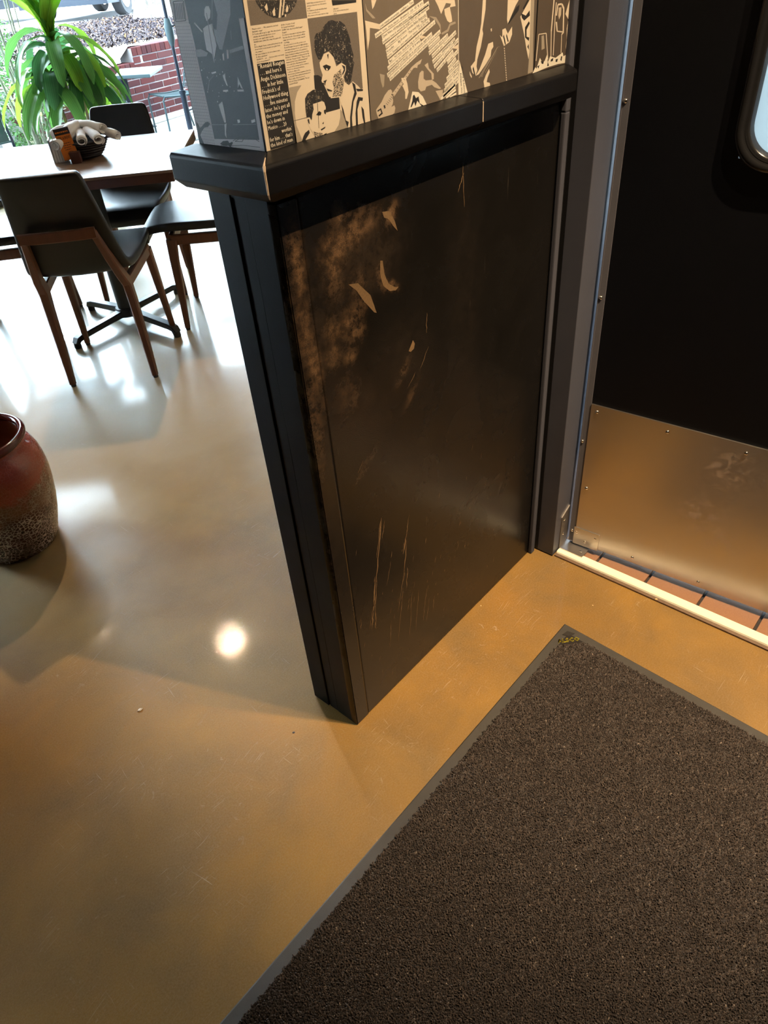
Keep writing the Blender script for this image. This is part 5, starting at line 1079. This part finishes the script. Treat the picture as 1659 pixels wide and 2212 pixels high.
# wire-mesh patio chairs
def mesh_grid(mb, P, nu, nv, r=0.0022):
    """wires between four corners (patch bent by callable P(u,v))"""
    for i in range(nu + 1): mb.tube([P(i / nu, j / 8) for j in range(9)], r, 4, cap=False)
    for j in range(nv + 1): mb.tube([P(i / 8, j / nv) for i in range(9)], r, 4, cap=False)
def make_patio_chair():
    c = empty('mesh_chair'); hw = 0.215
    mb = MB(); SP = lambda u, v: ((u - 0.5) * 2 * hw, v * 0.42, 0.385 + 0.02 * v - 0.018 * math.sin(PI * v))
    mesh_grid(mb, SP, 26, 10); mb.build('seat_mesh', TEAL, c)
    mb = MB(); BP = lambda u, v: ((u - 0.5) * 2 * hw * (1 - 0.12 * v), -0.02 - 0.13 * v, 0.42 + 0.38 * v)
    mesh_grid(mb, BP, 22, 10); mb.build('back_mesh', TEAL, c)
    for s in (-1, 1):
        MB().tube([(s * hw, 0.43, 0.0), (s * hw, 0.425, 0.36), (s * hw, 0.40, 0.395), (s * hw, 0.2, 0.380), (s * hw, 0.0, 0.385), (s * hw, -0.03, 0.42), (s * hw * 0.95, -0.09, 0.62), (s * hw * 0.88, -0.15, 0.80)], 0.0105, 10).build('side_frame', TEAL, c, smooth=0.8)
        MB().tube([(s * hw, 0.02, 0.385), (s * hw, -0.06, 0.0)], 0.0105, 10).build('rear_leg', TEAL, c, smooth=0.8)
    MB().tube([(-hw, 0.405, 0.398), (hw, 0.405, 0.398)], 0.0095, 8).build('front_bar', TEAL, c, smooth=0.8)
    MB().tube([(-hw * 0.88, -0.15, 0.80), (hw * 0.88, -0.15, 0.80)], 0.0105, 8).build('top_bar', TEAL, c, smooth=0.8)
    return c
pch = make_patio_chair()
for i, (x, y, a, lab) in enumerate(((4.93, 7.06, face_angle(-0.93, 0.20), 'wire-mesh patio chair beside the parasol pole, facing the grey-green table'),
                                    (3.80, 7.42, face_angle(0.85, -0.40), 'wire-mesh patio chair half hidden behind the leaves of the potted plant'))):
    o = pch if i == 0 else copy_tree(pch)
    o.location = (x, y, 0); o.rotation_euler = (0, 0, a); tag(o, lab, 'chair', group='patio chairs')
# sling chair close outside the window at the left edge
sl = empty('sling_chair', (2.38, 6.72, 0), 0.10); tag(sl, 'green sling chair with a dark tube frame at the photo edge, outside the window', 'chair')
SLG = NT('sling_green'); SLG.base(SLG.mix(SLG.ramp(SLG.voronoi(260), [(0.2, 0), (0.5, 1)]), (0.008, 0.016, 0.015), (0.028, 0.045, 0.042))); SLG.rough(0.7)
MB().box((-0.22, -0.006, 0.33), (0.205, 0.006, 0.735), M=Matrix.Rotation(-0.10, 4, 'X')).build('sling_back', SLG.m, sl)
MB().box((-0.22, 0.0, 0.325), (0.205, 0.42, 0.335)).build('sling_seat', SLG.m, sl)
for s in (-0.232, 0.217):
    MB().tube([(s, 0.0, 0.0), (s, -0.0, 0.34), (s, 0.045, 0.54), (s, 0.08, 0.74)], 0.013, 10).build('side_frame', PDK, sl, smooth=0.8)
    MB().tube([(s, 0.42, 0.0), (s, 0.40, 0.32), (s, 0.0, 0.33)], 0.013, 10).build('front_leg', PDK, sl, smooth=0.8)
MB().tube([(-0.232, 0.08, 0.74), (0.217, 0.08, 0.74)], 0.013, 10).build('top_bar', PDK, sl, smooth=0.8)
# ------------------------------------------------------------------ plants
def leaf_mesh(name, L, w, droop, m, n=11, fold=0.25, curl=0.0, roll=0.0):
    vs = []
    a = 0.0
    x = z = 0.0; pts = []
    for i in range(n):
        k_ = i / (n - 1); pts.append((x, z, droop[0] + (droop[1] - droop[0]) * k_ ** droop[2])); x += L / (n - 1) * math.cos(pts[-1][2]); z += L / (n - 1) * math.sin(pts[-1][2])
    for i, (x, z, an_) in enumerate(pts):
        k_ = i / (n - 1); ww = w * (0.30 + 0.70 * math.sin(PI * min(1, (k_ + 0.06) * 0.92)) ** 0.7) * (1 if k_ < 0.97 else 0.35)
        wave = 0.10 * w * math.sin(k_ * 17 + L * 40)
        for j, s in enumerate((-1, -0.5, 0, 0.5, 1)):
            up = fold * ww * abs(s) + wave * s
            tw = roll * k_
            vs.append((x - math.sin(an_) * up, s * ww * math.cos(tw), z + math.cos(an_) * up + s * ww * math.sin(tw)))
    fs = [(i * 5 + j, i * 5 + j + 1, (i + 1) * 5 + j + 1, (i + 1) * 5 + j) for i in range(n - 1) for j in range(4)]
    mb = MB().add(vs, fs); return mb.mesh(name, m, smooth=True)
def leaf_mat(name, c1, c2, tip=(0.55, 0.45, 0.05), tr=0.35):
    t = NT(name)
    tx_ = t.n.new('ShaderNodeSeparateXYZ'); t.l.new(t.tc(), tx_.inputs[0])
    st_ = t.ramp(t.noise(1, 2, vec=t.mapping((1.5, 120, 1))), [(0.35, 0), (0.65, 1)])
    cm = t.mix(st_, c1, c2)
    t.base(cm); t.rough(0.32)
    tl = t.n.new('ShaderNodeBsdfTranslucent'); t.l.new(cm, tl.inputs[0])
    mxx = t.n.new('ShaderNodeMixShader'); mxx.inputs[0].default_value = tr
    t.l.new(t.b.outputs[0], mxx.inputs[1]); t.l.new(tl.outputs[0], mxx.inputs[2]); t.l.new(mxx.outputs[0], t.out.inputs['Surface'])
    return t.m
LG = [leaf_mat('leaf_dark_green', (0.045, 0.15, 0.05), (0.09, 0.24, 0.09)), leaf_mat('leaf_mid_green', (0.09, 0.26, 0.05), (0.17, 0.38, 0.10)), leaf_mat('leaf_lime', (0.20, 0.42, 0.03), (0.34, 0.56, 0.07), tr=0.5)]
CANE = plain('cane_pale', (0.42, 0.38, 0.28), 0.7, var=0.3, vscale=20)
pl = empty('potted_corn_plant', (2.62, 5.42, 0)); tag(pl, 'tall potted plant with long drooping glossy green leaves behind the table', 'plant')
MB().lathe([(0.0, 0.0), (0.13, 0.0), (0.17, 0.30), (0.175, 0.33), (0.16, 0.33), (0.155, 0.28), (0.0, 0.28)], seg=32).build('planter', plain('planter_dark', (0.04, 0.04, 0.045), 0.5), pl, smooth=0.6)
heads = [(-0.03, 0.0, 1.16), (0.03, -0.02, 1.00), (0.12, 0.03, 0.88), (-0.13, 0.02, 0.92)]
for hx, hy, hz in heads: MB().tube([(hx * 0.4, hy * 0.4, 0.27), (hx * 0.8, hy, hz * 0.6), (hx, hy, hz)], [0.016, 0.014, 0.011], 10).build('cane', CANE, pl, smooth=0.8)
def put_leaf(par, me, loc, az, roll=0.0):
    o = link(bpy.data.objects.new('leaf', me)); o.parent = par; o.location = loc; o.rotation_euler = (roll, 0, az); return o
lm = {}
def lmesh(kind, m_i, L, w, dr):
    key = (kind, m_i, L, w, dr)
    if key not in lm: lm[key] = leaf_mesh('leaf', L, w, dr, LG[m_i], roll=random.uniform(-0.8, 0.8))
    return lm[key]
for i in range(16):   # upright young leaves of the top crown
    put_leaf(pl, lmesh('up', 2 if i % 3 else 1, 0.46 + 0.04 * (i % 3), 0.052, (1.35 - 0.07 * (i % 4), 0.15 - 0.35 * (i % 3), 1.7)), (heads[0][0], heads[0][1], heads[0][2] - 0.02 * (i % 3)), i * 2.4 + 0.3, random.uniform(-0.2, 0.2))
for hi, (hx, hy, hz) in enumerate(heads):
    for i in range(17 if hi < 3 else 12):
        az = i * 2.399 + hi * 1.1
        put_leaf(pl, lmesh('dr', (0, 1, 1)[i % 3] if i % 5 else 2, 0.48 + 0.07 * (i % 3), 0.050 + 0.008 * (i % 2), (0.85 - 0.12 * (i % 3), -1.50 + 0.06 * (i % 2), 0.62)), (hx, hy, hz - 0.012 * i), az, random.uniform(-0.25, 0.25))
# clump of pale canes outside, left
bc_ = empty('cane_clump', (2.74, 6.42, 0)); tag(bc_, 'clump of thin pale bamboo canes behind the table at the left', 'plant')
BAM = plain('bamboo_pale', (0.11, 0.115, 0.08), 0.55, var=0.25, vscale=10)
for i, (bx, by, txx, ty, h, r) in enumerate(((-0.06, 0.0, -0.10, 0.05, 1.5, 0.016), (-0.03, 0.03, -0.02, 0.1, 1.8, 0.014), (0.0, 0.0, 0.10, -0.05, 1.9, 0.011), (0.03, 0.04, 0.16, 0.15, 1.9, 0.009), (0.02, -0.03, -0.16, -0.05, 1.3, 0.009), (0.06, 0.02, 0.22, 0.1, 1.8, 0.007), (0.10, 0.0, 0.14, 0.05, 1.0, 0.008), (-0.09, 0.04, -0.22, 0.1, 1.3, 0.013), (0.14, 0.02, 0.20, 0.0, 0.8, 0.007), (0.17, 0.02, 0.15, 0.1, 0.75, 0.006))):
    MB().tube([(bx + (txx - bx) * k_ ** 1.2, by + (ty - by) * k_, h * k_) for k_ in (0, 0.25, 0.5, 0.75, 1)], [r, r, r * 0.9, r * 0.75, r * 0.5], 8).build('cane', BAM, bc_, smooth=0.8)
MB().lathe([(0.0, 0.0), (0.20, 0.0), (0.24, 0.22), (0.22, 0.22), (0.0, 0.19)], seg=24).build('planter', plain('planter_grey', (0.2, 0.2, 0.2), 0.7), bc_, smooth=0.6)
for i in range(14): put_leaf(bc_, lmesh('sm', 1 + i % 2, 0.15, 0.02, (0.6, -0.9, 0.8)), (random.uniform(-0.2, 0.2), random.uniform(-0.1, 0.15), random.uniform(0.5, 1.3)), i * 2.4)
# shrubs at the left, in front of the wall and on the bed
def shrub(loc, r, h, n, cols, label):
    root = empty('shrub', loc); tag(root, label, 'shrub', group='shrubs at the left of the patio')
    st = MB()
    for i in range(7):
        a = i * 0.9; st.tube([(0, 0, 0), (math.cos(a) * r * 0.4, math.sin(a) * r * 0.4, h * 0.5), (math.cos(a) * r * 0.7, math.sin(a) * r * 0.7, h * 0.9)], [0.012, 0.008, 0.004], 6)
    st.build('stems', CANE, root)
    dirs = RNG.normal(0, 1, (n, 3)); dirs /= np.linalg.norm(dirs, axis=1)[:, None]; rr = RNG.uniform(0.45, 1, n) ** 0.5
    P_ = dirs * rr[:, None] * np.array([r, r, h / 2]) + np.array([0, 0, h * 0.55])
    a1 = RNG.uniform(0, 2 * PI, n); tl = RNG.uniform(-0.9, 0.5, n); sz = RNG.uniform(0.028, 0.055, n)
    V = np.zeros((n, 4, 3)); dx = np.stack([np.cos(a1) * np.cos(tl), np.sin(a1) * np.cos(tl), np.sin(tl)], 1); dy = np.stack([-np.sin(a1), np.cos(a1), np.zeros(n)], 1)
    V[:, 0] = P_; V[:, 1] = P_ + dx * sz[:, None] * 0.55 + dy * sz[:, None] * 0.33; V[:, 2] = P_ + dx * sz[:, None] * 1.15; V[:, 3] = P_ + dx * sz[:, None] * 0.55 - dy * sz[:, None] * 0.33
    o = npmesh('foliage', V.reshape(-1, 3), np.arange(n * 4).reshape(n, 4), cols, root); tag(o, kind='stuff')
SH = [leaf_mat('shrub_green', (0.022, 0.075, 0.014), (0.045, 0.12, 0.024), tr=0.4), leaf_mat('shrub_yellow_green', (0.08, 0.13, 0.018), (0.14, 0.17, 0.03), tr=0.45)]
shrub((3.05, 7.20, 0.0), 0.34, 0.95, 2600, SH[0], 'leafy green shrub behind the pale canes, in front of the brick wall')
shrub((2.35, 8.5, 0.0), 0.50, 1.15, 2400, SH[1], 'yellow-green shrub further back at the left edge')
shrub((3.6, 9.3, 0.68), 0.50, 0.8, 2200, SH[0], 'dark green shrub on the bed behind the pale canes')
# dull outdoor surfaces: hardly any sheen
for m_ in bpy.data.materials:
    if m_.name.split('.')[0].rstrip('0123456789').rstrip('_') in ('brick_red', 'mortar_white', 'patio_concrete', 'kerb_concrete', 'bed_soil_pale', 'leaf_litter', 'bark_grey', 'street_pale', 'bamboo_pale', 'shrub_green', 'shrub_yellow_green', 'canopy_cloth', 'sling_green', 'car_plastic_dark', 'tyre_rubber', 'base_white', 'patio_metal_dark', 'patio_metal_grey_green'):
        m_.node_tree.nodes['Principled BSDF'].inputs['Specular IOR Level'].default_value = 0.06
